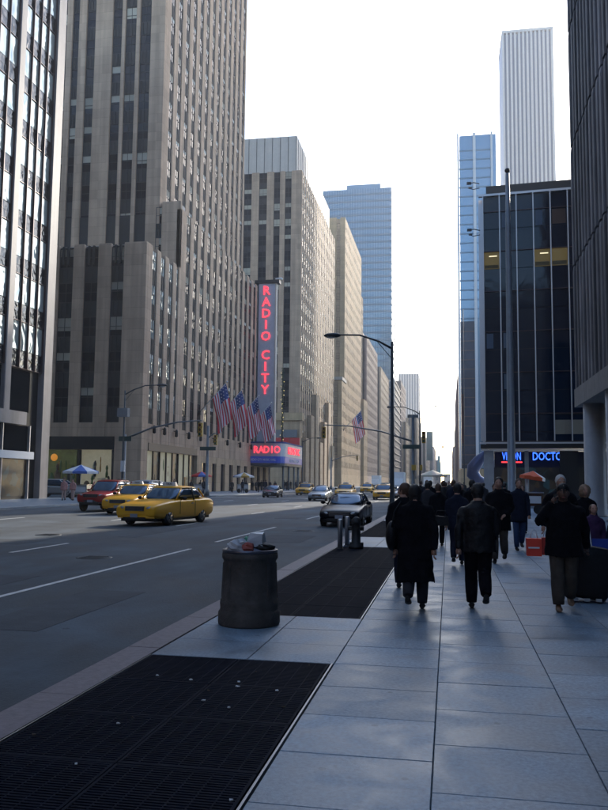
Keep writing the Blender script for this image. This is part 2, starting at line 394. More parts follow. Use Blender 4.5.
def strips_facade(P, pl, u0, u1, z0, z1, strips, storey, wh, pm, depth=.5, zb=None, kinds=(0, 0, 0, 1, 2), sm=None, crown=0, glass=None, ds=1.0):
    """stone piers standing proud between recessed strips of windows and spandrels"""
    sm = sm or spand; zb = z0 if zb is None else zb; e = u0
    for (a, b) in strips+[(u1, u1)]:
        if a-e > .02:
            P.add('pier', pmesh(a-e, depth, z1-z0+R.choice([0, .01]), pm), pl.M(e, 0, z0))
        e = b
    for (a, b) in strips:
        if zb > z0: P.add('base_panel', boxmesh(b-a, depth-.06, zb-z0, pm), pl.M(a, .03, z0))
        z = zb; w_ = b-a
        while z+storey*.6 < z1-crown:
            k = R.choice(kinds)
            P.add('spandrel', spanmesh(w_, storey-wh, sm), pl.M(a, .22*ds, z))
            P.add('window', winmesh(w_, wh, k, glass), pl.M(a, .28*ds, z+storey-wh)); z += storey
        if z1-.5-z > .1: P.add('spandrel', spanmesh(w_, z1-.5-z, sm), pl.M(a, .12*ds, z))
_pm = {}
def pmesh(w_, d_, h_, m):
    k = (round(w_, 3), d_, round(h_, 3), m.name)
    if k not in _pm:
        mb = MB(); c = min(.06, w_*.1)
        pr = [(0, d_), (0, c), (c, 0), (w_-c, 0), (w_, c), (w_, d_)]
        mb.loft([[(x, y, 0) for x, y in pr], [(x, y, h_-.3) for x, y in pr], [(x+(.04 if x < w_/2 else -.04), y+(.04 if y < d_ else 0), h_) for x, y in pr]], m, smooth=False)
        _pm[k] = mb.mesh('pier'); _pm[k]['sz'] = [w_, h_]
    return _pm[k]
def even(u0, u1, n, frac, edge=0):
    p = (u1-u0-2*edge)/n
    return [(u0+edge+p*(i+(1-frac)/2), u0+edge+p*(i+(1+frac)/2)) for i in range(n)]
def vol(root, name, x0, x1, y0, y1, z0, z1, m, label=None):
    l = root.location
    o = MB().box(x0-l.x, x1-l.x, y0-l.y, y1-l.y, z0, z1, m).build(name, root)
    if label: o['label'] = label
    return o
def S(o): return tag(o, kind='structure')
RD = -.14
# ================================================================ THE GROUND
S(MB().box(-900, 900, -300, 1600, -1.2, -.30, asph).build('ground'))
S(MB().box(-26.0, -3.2, -150, 1500, -.6, RD, asph).build('road'))
S(MB().box(-300, -26.0, 66.0, 81.0, -.6, RD-.002, asph).build('side_street'))
S(MB().box(-300, -26.0, 156.5, 181.0, -.6, RD-.002, asph).build('side_street'))
S(MB().box(-3.2, 300, 56.5, 69, -.6, RD-.002, asph).build('side_street'))
# left pavement with rounded corners
def corner_poly(x0, x1, y0, y1, r, m, zt):
    pts = [(x0, y0)]
    for k in range(7):
        a = -math.pi/2+math.pi/2*k/6; pts.append((x1-r+r*math.cos(a), y0+r+r*math.sin(a)))
    for k in range(7):
        a = math.pi/2*k/6; pts.append((x1-r+r*math.cos(a), y1-r+r*math.sin(a)))
    pts.append((x0, y1))
    mb = MB(); mb.loft([[(x, y, -.5) for x, y in pts], [(x, y, zt-.01) for x, y in pts], [(x-(.01 if x > x1-.1 else 0), y, zt) for x, y in pts]], m, smooth=False)
    return mb
S(corner_poly(-60, -25.2, -150, 65, 4.5, slabfar, 0).build('pavement'))
S(corner_poly(-60, -25.2, 82, 156, 3.5, slabfar, 0).build('pavement'))
S(corner_poly(-60, -25.2, 181.5, 600, 3.5, slabfar, 0).build('pavement'))
S(MB().box(-2.9, 40, 69.5, 600, -.5, -.004, slabfar).build('pavement'))
# right pavement: bedding, slabs, kerb stones, ventilation grates
walk = S(MB().box(-2.9, 40, -60, 56, -.5, -.10, dirt).build('pavement'))
slabP = Pieces(walk)
_sl = {}
def slabmesh(w_, l_, m=slabm):
    k = (round(w_, 3), round(l_, 3), m.name)
    if k not in _sl:
        _sl[k] = MB().box(0, w_, 0, l_, -.09, 0, m, bev=.004).mesh('paving_slab'); _sl[k]['sz'] = [w_, l_]
    return _sl[k]
GR = [(-2.0, 7.52), (10.0, 20.9), (24.6, 35.0)]       # grate runs along the kerb
PW = .963
cols = [-1.07+PW*i for i in range(0, 18)]
L = .82
for ci, x in enumerate(cols):
    y = -2.3+[.0, .33, .05, .5, .2, .44][ci % 6]
    while y < 56:
        l_ = min(L, 56-y)
        if x+PW < 12 or y < 30: slabP.add('paving_slab', slabmesh(PW-.005, l_-.008), Tr((x+.0025, y+.004, R.uniform(-.0015, .0015))))
        y += L
for (a, b) in [(7.52, 10.0), (20.9, 24.6), (35.0, 56)]:
    n = max(1, round((b-a)/.83)); l_ = (b-a)/n
    for i in range(n):
        for x0, w_ in ((-2.88, .97), (-1.91, .84)):
            slabP.add('paving_slab', slabmesh(w_-.008, l_-.008), Tr((x0+.004, a+i*l_+.004, R.uniform(-.001, .001))))
y = -3
kerb = S(MB().box(-3.19, -2.91, -60, 56, -.5, -.05, dirt).build('kerb'))
kp = Pieces(kerb)
while y < 56:
    kp.add('kerb_stone', boxmesh(.33, 1.79, .2, kerbm, 'kerb_stone'), Tr((-3.22, y, -.195+R.uniform(-.002, .002)))); y += 1.8
kp.emit(minpx=2)
slabP.emit(minpx=2)
S(MB().box(-3.2, -2.9, 69, 600, -.5, -.002, kerbm).build('kerb'))
def grate_panel(w_, l_, fine):
    mb = MB(); e = .02
    mb.box(0, e, 0, l_, -.05, 0, iron); mb.box(w_-e, w_, 0, l_, -.05, 0, iron); mb.box(e, w_-e, 0, e, -.05, 0, iron); mb.box(e, w_-e, l_-e, l_, -.05, 0, iron)
    n = int(l_/(.034 if fine else .06))
    for i in range(1, n):
        yy = l_*i/n; mb.box(e, w_-e, yy-.009 if fine else yy-.017, yy+.009 if fine else yy+.017, -.035, -.002, iron)
    k = int(w_/(.11 if fine else .28))
    for i in range(1, k):
        xx = w_*i/k; mb.box(xx-.005, xx+.005, e, l_-e, -.03, -.003, iron)
    me = mb.mesh('grate_panel'); return me
gm1 = grate_panel(.855, .93, True); gm2 = grate_panel(.855, .93, False)
labs = ['near black ventilation grate in the pavement at the bottom left, littered with bits of paper', 'middle ventilation grate between the stone litter bin and the two steel bollards', 'far ventilation grate beyond the bollards, beside the black car']
for gi, (a, b) in enumerate(GR):
    g = thing('pavement_grate', labs[gi], 'grate', (-1.98, a, 0), 0, 'ventilation grates along the kerb')
    MB().box(-.88, .88, 0.02, b-a-.02, -.098, -.094, pit).build('pit_shade_sheet', g)  # near-black sheet close under the bars, painted as a deep pit's shade
    n = round((b-a)/.95); l_ = (b-a)/n
    for i in range(n):
        for x0 in (-.885, -.004):
            o = link('grate_panel', gm1 if gi == 0 else gm2, g, Tr((x0, i*l_+.005, -.001-R.uniform(0, .004))) @ Matrix.Diagonal((1.02, (l_-.012)/.93, 1, 1)))
    MB().box(.885, .90, 0, b-a, -.06, .004, ironedge).build('edge_strip', g)
    MB().box(-.90, -.889, 0, b-a, -.06, .004, ironedge).build('edge_strip', g)
# bits of paper lying on the near grate and gum spots
for i in range(20):
    x, y = R.uniform(-2.75, -1.2), R.uniform(3.6, 7.3); s = R.uniform(.008, .022)
    if i > 16: x, y = R.uniform(-1.3, -1.1) if i % 2 else R.uniform(-2.9, -2.8), R.uniform(3.5, 7.5)
    mb = MB(); n = 5; a0 = R.random()*6
    rg = [(s*R.uniform(.6, 1.2)*math.cos(a0+k*1.256), s*R.uniform(.5, 1)*math.sin(a0+k*1.256), R.uniform(.004, .010)) for k in range(n)]
    mb.loft([[(p[0], p[1], 0) for p in rg], rg], [paper, khaki, paper][i % 3], smooth=False)
    o = mb.build('litter_scrap'); o.location = (x, y, .002)
    tag(o, 'tiny scrap of litter lying on the near ventilation grate', 'litter', 'litter scraps on the near grate')
# lane lines on the road
def stripe(x0, y0, x1, y1, w_, label):
    d = Vector((x1-x0, y1-y0)).normalized(); nn = Vector((-d.y, d.x))*w_/2
    mb = MB(); z0, z1 = RD+.001, RD+.005
    P4 = [(x0+nn.x, y0+nn.y), (x0-nn.x, y0-nn.y), (x1-nn.x, y1-nn.y), (x1+nn.x, y1+nn.y)]
    mb.loft([[(a, b, z0) for a, b in P4], [(a, b, z1) for a, b in P4]], linem, smooth=False)
    return S(mb.build('lane_marking'))
stripe(-6.95, 2, -6.82, 20.5, .11, ''); stripe(-6.85, 23.0, -6.8, 31, .11, '')
for k in range(9): stripe(-6.8, 38+k*12, -6.8, 42+k*12, .11, '')
for k in range(14): stripe(-10.7, 6+k*12.2, -10.7, 9+k*12.2, .11, ''); stripe(-14.8, 9+k*12.2, -14.8, 12+k*12.2, .11, '')
for k in range(14): stripe(-19.6, 7+k*12.2, -19.6, 10+k*12.2, .11, '')
stripe(-25, 81.5, -3.5, 81.5, .35, ''); stripe(-25, 84.5, -3.5, 84.5, .2, '')
tarm = mat('tar_seal', (.022, .027, .033), .9)
patchm = mat('asphalt_patch', (.044, .056, .070), .85, var=.25, vs=1.5, bump=.4, bs=40)
for x0_, x1_, y0_, y1_ in ((-9.6, -7.6, 12.2, 14.0), (-14.5, -11.8, 20.5, 22.1), (-6.0, -4.4, 23.5, 26.5), (-5.9, -4.9, 9.0, 12.5), (-18.5, -16.0, 26, 27.2), (-10.4, -9.8, 24, 36), (-8.4, -7.2, 38, 40)):
    S(MB().box(x0_, x1_, y0_, y1_, RD-.05, RD+.004, patchm).build('asphalt_patch'))
for x_, y_, lab_ in ((-8.2, 17.6, 'round iron manhole cover in the near traffic lane left of the litter bin'), (-12.9, 24.2, 'round iron manhole cover in the lane before the nearest taxi'), (-5.3, 29.0, 'round iron manhole cover just before the black coupe')):
    mh = thing('manhole_cover', lab_, 'manhole cover', (x_, y_, RD), 0, 'manhole covers in the road')
    MB().lathe([(.42, -.02), (.42, .006), (.36, .007)], dgrey, 24).build('frame_ring', mh); mb = MB().lathe([(.35, 0), (.35, .010)], patchm, 24)
    for q in range(5): mb.box(-.25, .25, -.26+q*.12, -.22+q*.12, .010, .016, dgrey)
    mb.build('lid', mh)
# ================================================================ LEFT SIDE BUILDINGS
# ---- glass and stone office block at the far left
b = thing('office_building', 'glass office block with grey stone piers at the left edge, its panes mirroring wavy light', 'building', (-34, 63, 0))
vol(b, 'wall', -70, -34.45, -20, 62.6, 0, 64, black)
vol(b, 'end_pier', -35.2, -33.9, 61.75, 63.05, 0, 64.2, stonepier)
P = Pieces(b); pl = left_side(-34, 0)
for (a, c) in ((55.9, 56.8), (46.9, 47.6), (38.0, 39.3), (29, 30.3)):
    P.add('pier', pmesh(c-a, .5, 57.5, stonepier), pl.M(a, 0, 6.7))
def panemesh(w_, h_, m):
    k = ('pane', round(w_, 2), round(h_, 2), m.name)
    if k not in _win:
        mb = MB().box(0, w_, 0, .04, 0, h_, m); _win[k] = mb.mesh('glass_pane'); _win[k]['sz'] = [w_, h_]
    return _win[k]
for (a, c) in ((56.8, 61.75), (47.6, 55.9), (39.3, 46.9), (30.3, 38.0)):
    n = 4 if c-a < 5 else 6; p = (c-a)/n; z = 10.6
    for i in range(n+1):
        if a < 57.2 or True: P.add('mullion', boxmesh(.07, .2, 53.4, mullion, 'mullion'), pl.M(a+p*i-.035, .08, 10.6))
    while z < 63:
        for i in range(n):
            u = a+p*i+.045; w_ = p-.09
            P.add('spandrel_pane', panemesh(w_, .68, dpane), pl.M(u, .25, z+.03)); P.add('spandrel_pane', panemesh(w_, .68, dpane), pl.M(u, .25, z+.74))
            P.add('window_pane', panemesh(w_, 2.25, mglass), pl.M(u, .25+R.uniform(-.01, .01), z+1.48))
        P.add('sill_rail', boxmesh(c-a, .1, .05, mullion), pl.M(a, .17, z-.02)); z += 3.8
P.emit(minpx=3)
# entrance storeys
vol(b, 'stone_band', -34.3, -33.96, 30, 59.3, 6.0, 7.05, stonepier)
vol(b, 'sign_band', -34.2, -33.9, 30, 60.6, 3.25, 3.85, white)
for z0, z1, m in ((7.1, 10.5, mat('entrance_dark', (.006, .008, .011), .8, spec=0)), (3.9, 5.95, mat('entrance_dark', (.006, .008, .011), .8, spec=0)), (.25, 3.2, shopdark)):
    for k in range(7):
        vol(b, 'entrance_pane', -34.42, -34.36, 32+k*4.05, 35.95+k*4.05, z0, z1, m)
for k in range(8): vol(b, 'entrance_mullion', -34.4, -34.15, 31.95+k*4.05-.05, 31.95+k*4.05+.06, 0, 6, alu)
mb = MB(); mb.loft([[(.0, .55*math.cos(t*.5236), .55*math.sin(t*.5236)) for t in range(12)], [(.12, .5*math.cos(t*.5236), .5*math.sin(t*.5236)) for t in range(12)]], blindg, smooth=False)
mb.box(.12, .15, -.22, .22, -.1, .3, flagb)
mb.build('round_emblem', b, Tr((.1, -8.6, 3.7)))
# ---- theatre building: low corner block, stepped middle block, tower
t_ = thing('theatre_building', 'tall grey limestone tower with stepped lower blocks behind the flags and yellow taxis', 'building', (-34, 84, 0))
vol(t_, 'wall', -52, -34.5, 84.5, 97, 0, 28.8, spand)
vol(t_, 'wall', -52, -34.5, 95.6, 152, 0, 36.4, spand)
vol(t_, 'wall', -62, -37.5, 95.9, 137.5, 28, 150, spand)
vol(t_, 'roof', -51.9, -34.9, 84.9, 96, 28.8, 29.0, coping)
vol(t_, 'roof', -51.9, -34.9, 96, 151, 36.4, 36.6, coping)
P = Pieces(t_)
ST = 4.1
pf = front(-52, 84)
xs = [(-49.5, -47.9), (-44.7-.2, -43.07), (-41.7, -39.97), (-38.38, -36.79)]
strips_facade(P, pf, 0, 18.0, 5.0, 29.0, [(a+52, c+52) for a, c in xs], ST, 2.35, lime, zb=8.1, crown=.6, kinds=(0, 1, 1, 0, 2))
pa = left_side(-34, 84)
strips_facade(P, pa, .5, 11.6, 5.0, 29.03, even(1.3, 12.3, 4, .52), ST, 2.35, lime, zb=8.1, crown=.6, kinds=(0, 3, 3, 0, 3), ds=.35, glass=mglass)
pm_ = left_side(-34, 95.6)
strips_facade(P, pm_, -.5, 41, 5.0, 37.0, even(1.4, 41, 13, .52), ST, 2.35, lime, zb=8.1, crown=.9, kinds=(0, 0, 3, 0, 1), ds=.3)
pm2 = front(-37.5, 95.1)
strips_facade(P, pm2, 0, 3.5, 29.0, 37.8, [(0.0, .9)], ST, 2.3, lime, crown=1.5, kinds=(1,))
ptf = front(-62, 95.4)
fs = [(u-.0) for u in ()]
tw = [(-56.5, -55.0), (-52.6, -51.2), (-50.4, -49.4), (-48.3, -47.0), (-44.5, -43.15), (-42.65, -41.1), (-40.55, -39.0)]
strips_facade(P, ptf, 0, 25.0, 28.6, 150, [(a+62, c+62) for a, c in tw], ST, 2.35, lime, kinds=(0, 1, 0, 2, 0))
pta = left_side(-37, 95.4)
strips_facade(P, pta, .5, 42.1, 36.6, 150, even(1.6, 42.1, 13, .50), ST, 2.35, lime, kinds=(0, 3, 3, 1, 0), ds=.3)
# vertical sets at the pier heads of the low block (crenellated crown)
for (a, c) in xs: P.add('crown_fin', boxmesh(.22, .3, 2.2, spand), pf.M(a+52+.4, .05, 26.6)); P.add('crown_fin', boxmesh(.22, .3, 2.2, spand), pf.M(a+52+1.0, .05, 26.6))
P.emit(minpx=3)
# ground floor of the theatre building: stone band, dark fascia, lit shop windows
vol(t_, 'stone_band', -52, -34.02, 84.03, 84.4, 6.6, 8.1, lime2) if False else None
vol(t_, 'dark_fascia', -52, -37.2, 83.9, 84.3, 5.02, 6.5, black)
vol(t_, 'corner_pier', -37.2, -33.98, 83.98, 85.9, 0, 8.08, lime)
shopback = mat('shop_back_wall', (.05, .075, .025), .8, var=.7, vs=.9, emit=(.7, .8, .3), es=.012); shopback2 = mat('shop_back_wall_pale', (.34, .33, .24), .8, var=.2, vs=.6, emit=(1, .9, .6), es=.04)
dcols = [mat('display_%s' % c_, q, .7) for c_, q in (('green', (.06, .12, .03)), ('dark', (.02, .02, .015)), ('cream', (.40, .36, .24)), ('ochre', (.36, .17, .03)), ('moss', (.14, .17, .05)), ('wood', (.14, .08, .04)))]
def display(x0, x1, y, z0, z1, n_, seed, along='x'):
    rr = random.Random(seed)
    for q in range(n_):
        w_ = rr.uniform(.25, .8); h_ = rr.uniform(.5, 2.2); x = rr.uniform(x0+.1, x1-w_-.1); zb_ = z0+(0 if rr.random() < .65 else rr.uniform(1, 2.2)); h_ = min(h_, z1-zb_-.15); dp = rr.uniform(.05, .35)
        mb = MB(); m = rr.choice(dcols)
        if rr.random() < .4: mb.ell((w_/2, 0, h_/2), (w_/2, .14, h_/2), m, 8)
        elif rr.random() < .5: mb.lathe([(w_*.25, 0), (w_*.3, h_*.3), (w_*.16, h_*.6), (w_*.3, h_*.75), (w_*.12, h_)], m, 8, (w_/2, 0, 0))
        else: mb.box(0, w_, -.08, .08, 0, h_, m)
        T = Tr((x+34, y-84+dp, zb_)) if along == 'x' else Tr((y+34-dp, x-84, zb_)) @ Rz(rad(90))
        mb.build('display_item', t_, T)
for k, (xa, xb) in enumerate(((-51.5, -46.6), (-46.4, -41.6), (-41.4, -37.4))):
    vol(t_, 'shop_back_wall', xa+.08, xb-.08, 84.46, 84.49, .5, 5.0, [shopback, shopback, shopback2][k])
    display(xa, xb, 84.1, .5, 5.0, 24 if k < 2 else 10, k+5)
    vol(t_, 'shop_mullion', xb-.08, xb+.12, 84.02, 84.4, 0, 5.0, black)
oc = MB().ell((0, 0, 0), (.42, .25, .42), mat('display_orange', (.6, .22, .03), .6, emit=(1, .4, .05), es=.12), 12).build('display_globe', t_, Tr((-44.6+34, .25, 4.1)))
vol(t_, 'stallriser', -51.5, -37.4, 84.2, 84.45, 0, .5, black)
vol(t_, 'dark_fascia', -34.35, -33.95, 86.2, 104, 5.02, 5.9, mat('bronze_fascia', (.09, .07, .06), .5, .3))
yy = 86.3
for k in range(8):
    vol(t_, 'shop_window', -34.43, -34.38, yy+.07, yy+2.1, .45, 5.0, shopback2 if k % 3 != 1 else shopdark)
    display(yy+.1, yy+2.0, -34.33, .45, 5.0, 3, k+30, 'y')
    vol(t_, 'shop_mullion', -34.4, -34.2, yy-.07, yy+.07, 0, 5.0, black); yy += 2.2
for k in range(11):                       # pale piers and dark doors below the flags
    ya = 104.2+k*4.6
    if ya > 150: break
    vol(t_, 'ground_pier', -34.5, -33.97, ya, ya+2.4, 0, 5.0, lime2)
    vol(t_, 'entrance_door', -34.46, -34.3, ya+2.4, ya+4.6, 0, 4.1, blackglass); vol(t_, 'door_head', -34.45, -34.0, ya+2.4, ya+4.6, 4.1, 5.0, lime2)
for yy in (87, 90.4, 94.6, 99.5, 104.5, 111, 118, 125.5, 133):
    mb = MB(); mb.box(-.02, .3, -.05, .05, .5, .6, black); mb.lathe([(.07, 0), (.22, .1), (.2, .75), (.1, .95)], black, 8, (.35, 0, -.2))
    mb.build('wall_lantern', t_, Tr((.02, yy-84, 7.2)))
vol(t_, 'rooftop_statue_block', -36.9, -34.6, 96.0, 98.5, 37.0, 38.0, coping)
# ---- vertical neon sign and marquee
s_ = thing('vertical_neon_sign', 'tall vertical sign with red neon letters RADIO CITY on the theatre corner', 'sign', (-32.2, 137, 0))
MB().box(-1.5, 1.5, 0, 1.0, 6.9, 37.3, signgrey).build('sign_panel', s_)
MB().box(1.51, 1.75, -.1, 1.1, 6.9, 37.3, palest).build('edge_fin', s_); MB().box(-1.75, -1.51, -.1, 1.1, 6.9, 37.3, dgrey).build('edge_fin', s_)
mb = MB(); mb.box(-2.25, 2.3, -.3, 1.3, 37.3, 37.9, black); mb.tube([(1.6, -.2, 38), (2.6, -.2, 38.1), (2.9, -.2, 37.9)], .18, whitep, 6); mb.build('sign_cap', s_)
zz = 35.9
for ch in "RADIO CITY":
    if ch == ' ': zz -= 1.35; continue
    o = link('neon_letter', text_mesh(ch, 2.3, neon, .08, 1.0 if ch != 'I' else 1.1), s_, Tr((-.1, -.12, zz)))
    zz -= 2.09
for z in (9.5, 17, 24, 31): MB().tube([(-1.2, .5, z), (-2.6, .8, z)], .1, galv, 6).build('bracket', s_)
m_ = thing('theatre_marquee', 'curved theatre marquee with red neon letters over a blue band at the street corner', 'marquee', (-34, 134, 0))
arc = [(-.5, 0)]+[(3.6+2.2*math.sin(t*math.pi/12), 2.2-2.2*math.cos(t*math.pi/12)) for t in range(0, 7)]+[(5.8, 18), (-.5, 18)]
def ring(z, o=0): return [(x+(o if x > 0 else 0), y-(o if y < 17 else -o), z) for x, y in arc]
MB().loft([ring(4.3), ring(4.35), ring(4.75)], dgrey, smooth=False).build('canopy_soffit', m_)
MB().loft([ring(4.75, .06), ring(5.9, .06)], marqblue, smooth=False).build('blue_band', m_)
MB().loft([ring(5.9), ring(8.2)], signgrey, smooth=False).build('letter_board', m_)
MB().loft([ring(8.2, .1), ring(8.45, .1)], flagb, smooth=False).build('top_band', m_)
for i, ch in enumerate("RADIO"): link('neon_letter', text_mesh(ch, 1.75, neon, .07, .85), m_, Tr((.45+.95*i+.5, -.1, 7.0)))
for i, ch in enumerate("MUSIC"): link('neon_letter', text_mesh(ch, 1.75, neon, .07, 1.4), m_, Tr((5.92, 5.0+2.2*i, 7.0)) @ Rz(rad(90)))
link('small_lettering', text_mesh("RADIO CITY MUSIC HALL", .55, white, .02, .75), m_, Tr((2.2, -.1, 5.3)))
link('small_lettering', text_mesh("RADIO CITY MUSIC HALL", .8, white, .02, 1.0), m_, Tr((5.9, 9.6, 5.3)) @ Rz(rad(90)))
for yv in (3, 8, 13, 17): MB().lathe([(.18, 0), (.18, 4.3)], galv, 8, (5.2, yv, 0)).build('canopy_post', m_)
gl_ = thing('hanging_garland', 'dark evergreen garland dotted with small lights down the side of the neon sign', 'garland', (-29.3, 138.2, 0))
mb = MB()
for k in range(420):
    a = R.uniform(0, 6.28); z = R.uniform(8.6, 22); q = .35*R.random()**.5; c = Vector((q*math.cos(a), q*math.sin(a), z)); d = Vector((R.uniform(-1, 1), R.uniform(-1, 1), R.uniform(-1, .4))).normalized()*.3; e_ = d.cross(Vector((0, .3, 1))).normalized()*.07
    mb.quad([c-e_, c+e_, c+d], mat('needle_green', (.02, .04, .02), .8))
tag(mb.build('needles', gl_), kind='stuff')
mb = MB().tube([(0, 0, 8.6), (0, 0, 22)], .12, mat('needle_green', (.02, .04, .02), .8), 6).build('core_rope', gl_)
for k in range(16): MB().ell((R.uniform(-.3, .3), -.32, 9+k*.8), (.06, .06, .06), mat('fairy_light', (.6, .5, .2), .5, emit=(1, .8, .3), es=.6), 6).build('fairy_light', gl_)
# ---- shop pavilion with red and white billboard beside the marquee
k_ = thing('corner_billboard_block', 'low tan block with a red and white billboard beyond the marquee', 'building', (-34, 157, 0))
vol(k_, 'wall', -46, -34.2, 183-1.8, 183-.2, 0, 17.5, lime2); vol(k_, 'cornice', -46, -33.6, 180.6, 183, 15.8, 17.6, lime3)
vol(k_, 'billboard_panel', -41.5, -34.8, 180.7, 181.1, 11.8, 13.6, mat('billboard_grey', (.14, .15, .17), .6)); vol(k_, 'billboard_panel', -42, -34.2, 180.6, 181.1, 10.0, 11.7, red)
vol(k_, 'billboard_panel', -42, -34.2, 180.6, 181.1, 7.6, 9.9, white)
for xx in (-40.2, -38.4, -36.6): vol(k_, 'billboard_joint', xx, xx+.1, 180.5, 180.58, 7.6, 11.7, dgrey)
# ---- slab building beyond with pale penthouse
b3 = thing('slab_building', 'beige limestone slab with pale windowless top floors behind the neon sign', 'building', (-34, 183, 0))
vol(b3, 'wall', -60, -35.0, 183.5, 240, 0, 76, spand)
vol(b3, 'penthouse', -60, -36.3, 184.2, 238, 76, 86.5, palest)
for i in range(9): vol(b3, 'penthouse_rib', -52.5+i*2.0, -52.42+i*2.0, 184.1, 184.2, 77, 86.4, dgrey)
for i in range(20): vol(b3, 'penthouse_rib', -36.3, -36.2, 186+i*2.6, 186.1+i*2.6, 77, 86.4, dgrey)
P = Pieces(b3); pf = front(-60, 183)
xs3 = [(-55.3, -53.4), (-51.9, -50.5), (-49.2, -47.3), (-45.43, -43.43), (-41.68, -40.44+.3), (-38.9, -37.3)]
strips_facade(P, pf, 0, 25.3, 0, 77.2, [(a+60, c+60) for a, c in xs3], 3.95, 2.6, lime, zb=6, kinds=(0, 0, 1, 2, 0), sm=spand)
strips_facade(P, left_side(-34.7, 183), .5, 57, 0, 77.2, even(.8, 57, 20, .45), 3.95, 2.6, lime2, zb=6, ds=.12, kinds=(0, 0, 3, 0, 1), sm=mat('spandrel_tan', (.16, .12, .10), .7))
P.emit(minpx=2.5)
for i in range(7): vol(b3, 'side_setback', -34.7, -33.6, 186+i*7.2, 190.5+i*7.2, 0, 12+(i % 3)*6, lime2)
# ---- generic farther buildings
def tower(name, label, x0, x1, y0, y1, h, wm, storey, nf, ns, frac=.5, wf=.6, side='L', pier=True, sm=None, gl=None, zb=4, top=None, ledge=False):
    cx = x1 if side == 'L' else x0
    t = thing(name, label, 'building', (cx, y0, 0))
    vol(t, 'wall', x0+.3, x1-.3, y0+.3, y1, 0, h-.4, sm or spand)
    P = Pieces(t); W = x1-x0; D = y1-y0
    if nf: strips_facade(P, front(x0, y0), 0, W, 0, h, even(0, W, nf, frac), storey, storey*wf, wm, depth=.4, zb=zb, sm=sm, glass=gl)
    if ns:
        if side == 'L': strips_facade(P, left_side(x1, y0), .4, D, 0, h, even(.4, D, ns*2, min(.66, frac+.14)), storey, storey*wf, wm, depth=.4, zb=zb, sm=sm, glass=gl, ds=.1)
        else: strips_facade(P, right_side(x0, y1), 0, D-.4, 0, h, even(0, D-.4, ns, frac), storey, storey*wf, wm, depth=.4, zb=zb, sm=sm, glass=gl)
    P.emit(minpx=3)
    if top: vol(t, 'roof_structure', x0+W*.2, x1-W*.2, y0+D*.2, y1-D*.2, h-.4, h+top, wm)
    if ledge:
        for k in range(int(h/storey)): vol(t, 'ledge', x0-.1, x1+.45, y0-.35, y1, 3+k*storey, 3.5+k*storey, palest)
    return t
def yl(u, X=-34): return X/((u-449)/790.0)*1.02     # helper: distance at which a facade plane X shows at picture column u
tower('tan_tower', 'warm tan stone tower with plain flank beyond the beige slab', -52, -33.6, 256, 306, 90, lime3, 4, 4, 9, .26, .5, sm=lime2)
vol(tower('tan_annex', 'low yellow stone block at the foot of the warm tan tower', -41, -33.0, 245.5, 255.5, 34, lime3, 4, 2, 2, .3, .5, sm=lime2), 'cornice', -41.2, -32.8, 245.2, 255.4, 33.6, 34.6, coping)
tower('grey_pink_building', 'pinkish grey stone building with dark window strips in front of the blue glass tower', -52, -33, 322, 372, 62, pinkst, 4, 5, 10, .5, .6, top=5)
tower('stepped_building', 'slim stepped stone block rising above the pinkish grey building', -50, -34.5, 300, 321, 77, lime2, 4, 4, 6, .45, .6)
tower('low_stone_block', 'low pale stone block standing before the pinkish grey building', -44, -32.6, 308, 321.6, 34, lime3, 4, 3, 4, .3, .5)
tower('terraced_building', 'tan building with rows of white edged floors near the lamp post', -50, -32.5, 385, 440, 58, lime2, 3.6, 5, 10, .45, .45, ledge=False)
tower('white_banded_building', 'building with stacked white floor edges just left of the lamp post', -44, -30.0, 446, 500, 60, palest, 3.7, 5, 9, .6, .55, ledge=True)
for (rx, ry, rz_, rl) in ((-44, 262, 90, 'round wooden water tank on the roof of the warm tan tower'), (-40, 328, 66.5, 'round wooden water tank on the pinkish grey building'), (-38, 390, 58, 'round wooden water tank on the terraced building')):
    wt = thing('water_tank', rl, 'water tank', (rx, ry, rz_))
    MB().lathe([(2.2, 2.5), (2.1, 6.5), (.2, 8.2)], brick, 14).build('tank', wt)
    for q in range(4): MB().tube([(1.5*math.cos(q*1.57+.8), 1.5*math.sin(q*1.57+.8), -.6), (1.5*math.cos(q*1.57+.8), 1.5*math.sin(q*1.57+.8), 2.6)], .15, dgrey, 5).build('leg', wt)
# ---- blue glass tower
g_ = thing('blue_glass_tower', 'broad blue glass tower rising behind the stone buildings on the left', 'building', (-29, 425, 0))
bluegl = wavy_glass('blue_curtain_glass', (.05, .14, .21), .12, .12, .15, metal=.3)
bluefr = mat('blue_spandrel', (.045, .11, .17), .5, .1, rnd=.1); lightsp = mat('blue_light_mullion', (.13, .21, .28), .5)
vol(g_, 'glass_wall', -72, -31.6, 446, 490, 0, 172, bluegl); vol(g_, 'glass_wall', -58, -38, 447, 480, 172, 175, bluegl)
mb = MB()
for k in range(42): mb.box(-42.9, -2.66, -.2+21, 0.2+21, 4.1*k, 4.1*k+1.2, bluefr)
for k in range(27): mb.box(-42.6+1.5*k, -42.45+1.5*k, 20.6, 20.9, 0, 172, lightsp)
tag(mb.build('spandrel_grid', g_), kind='stuff')
mb = MB()
for k in range(42): mb.box(-2.62, -2.4, 21.2, 65, 4.1*k, 4.1*k+1.2, bluefr)
tag(mb.build('spandrel_grid', g_), kind='stuff')
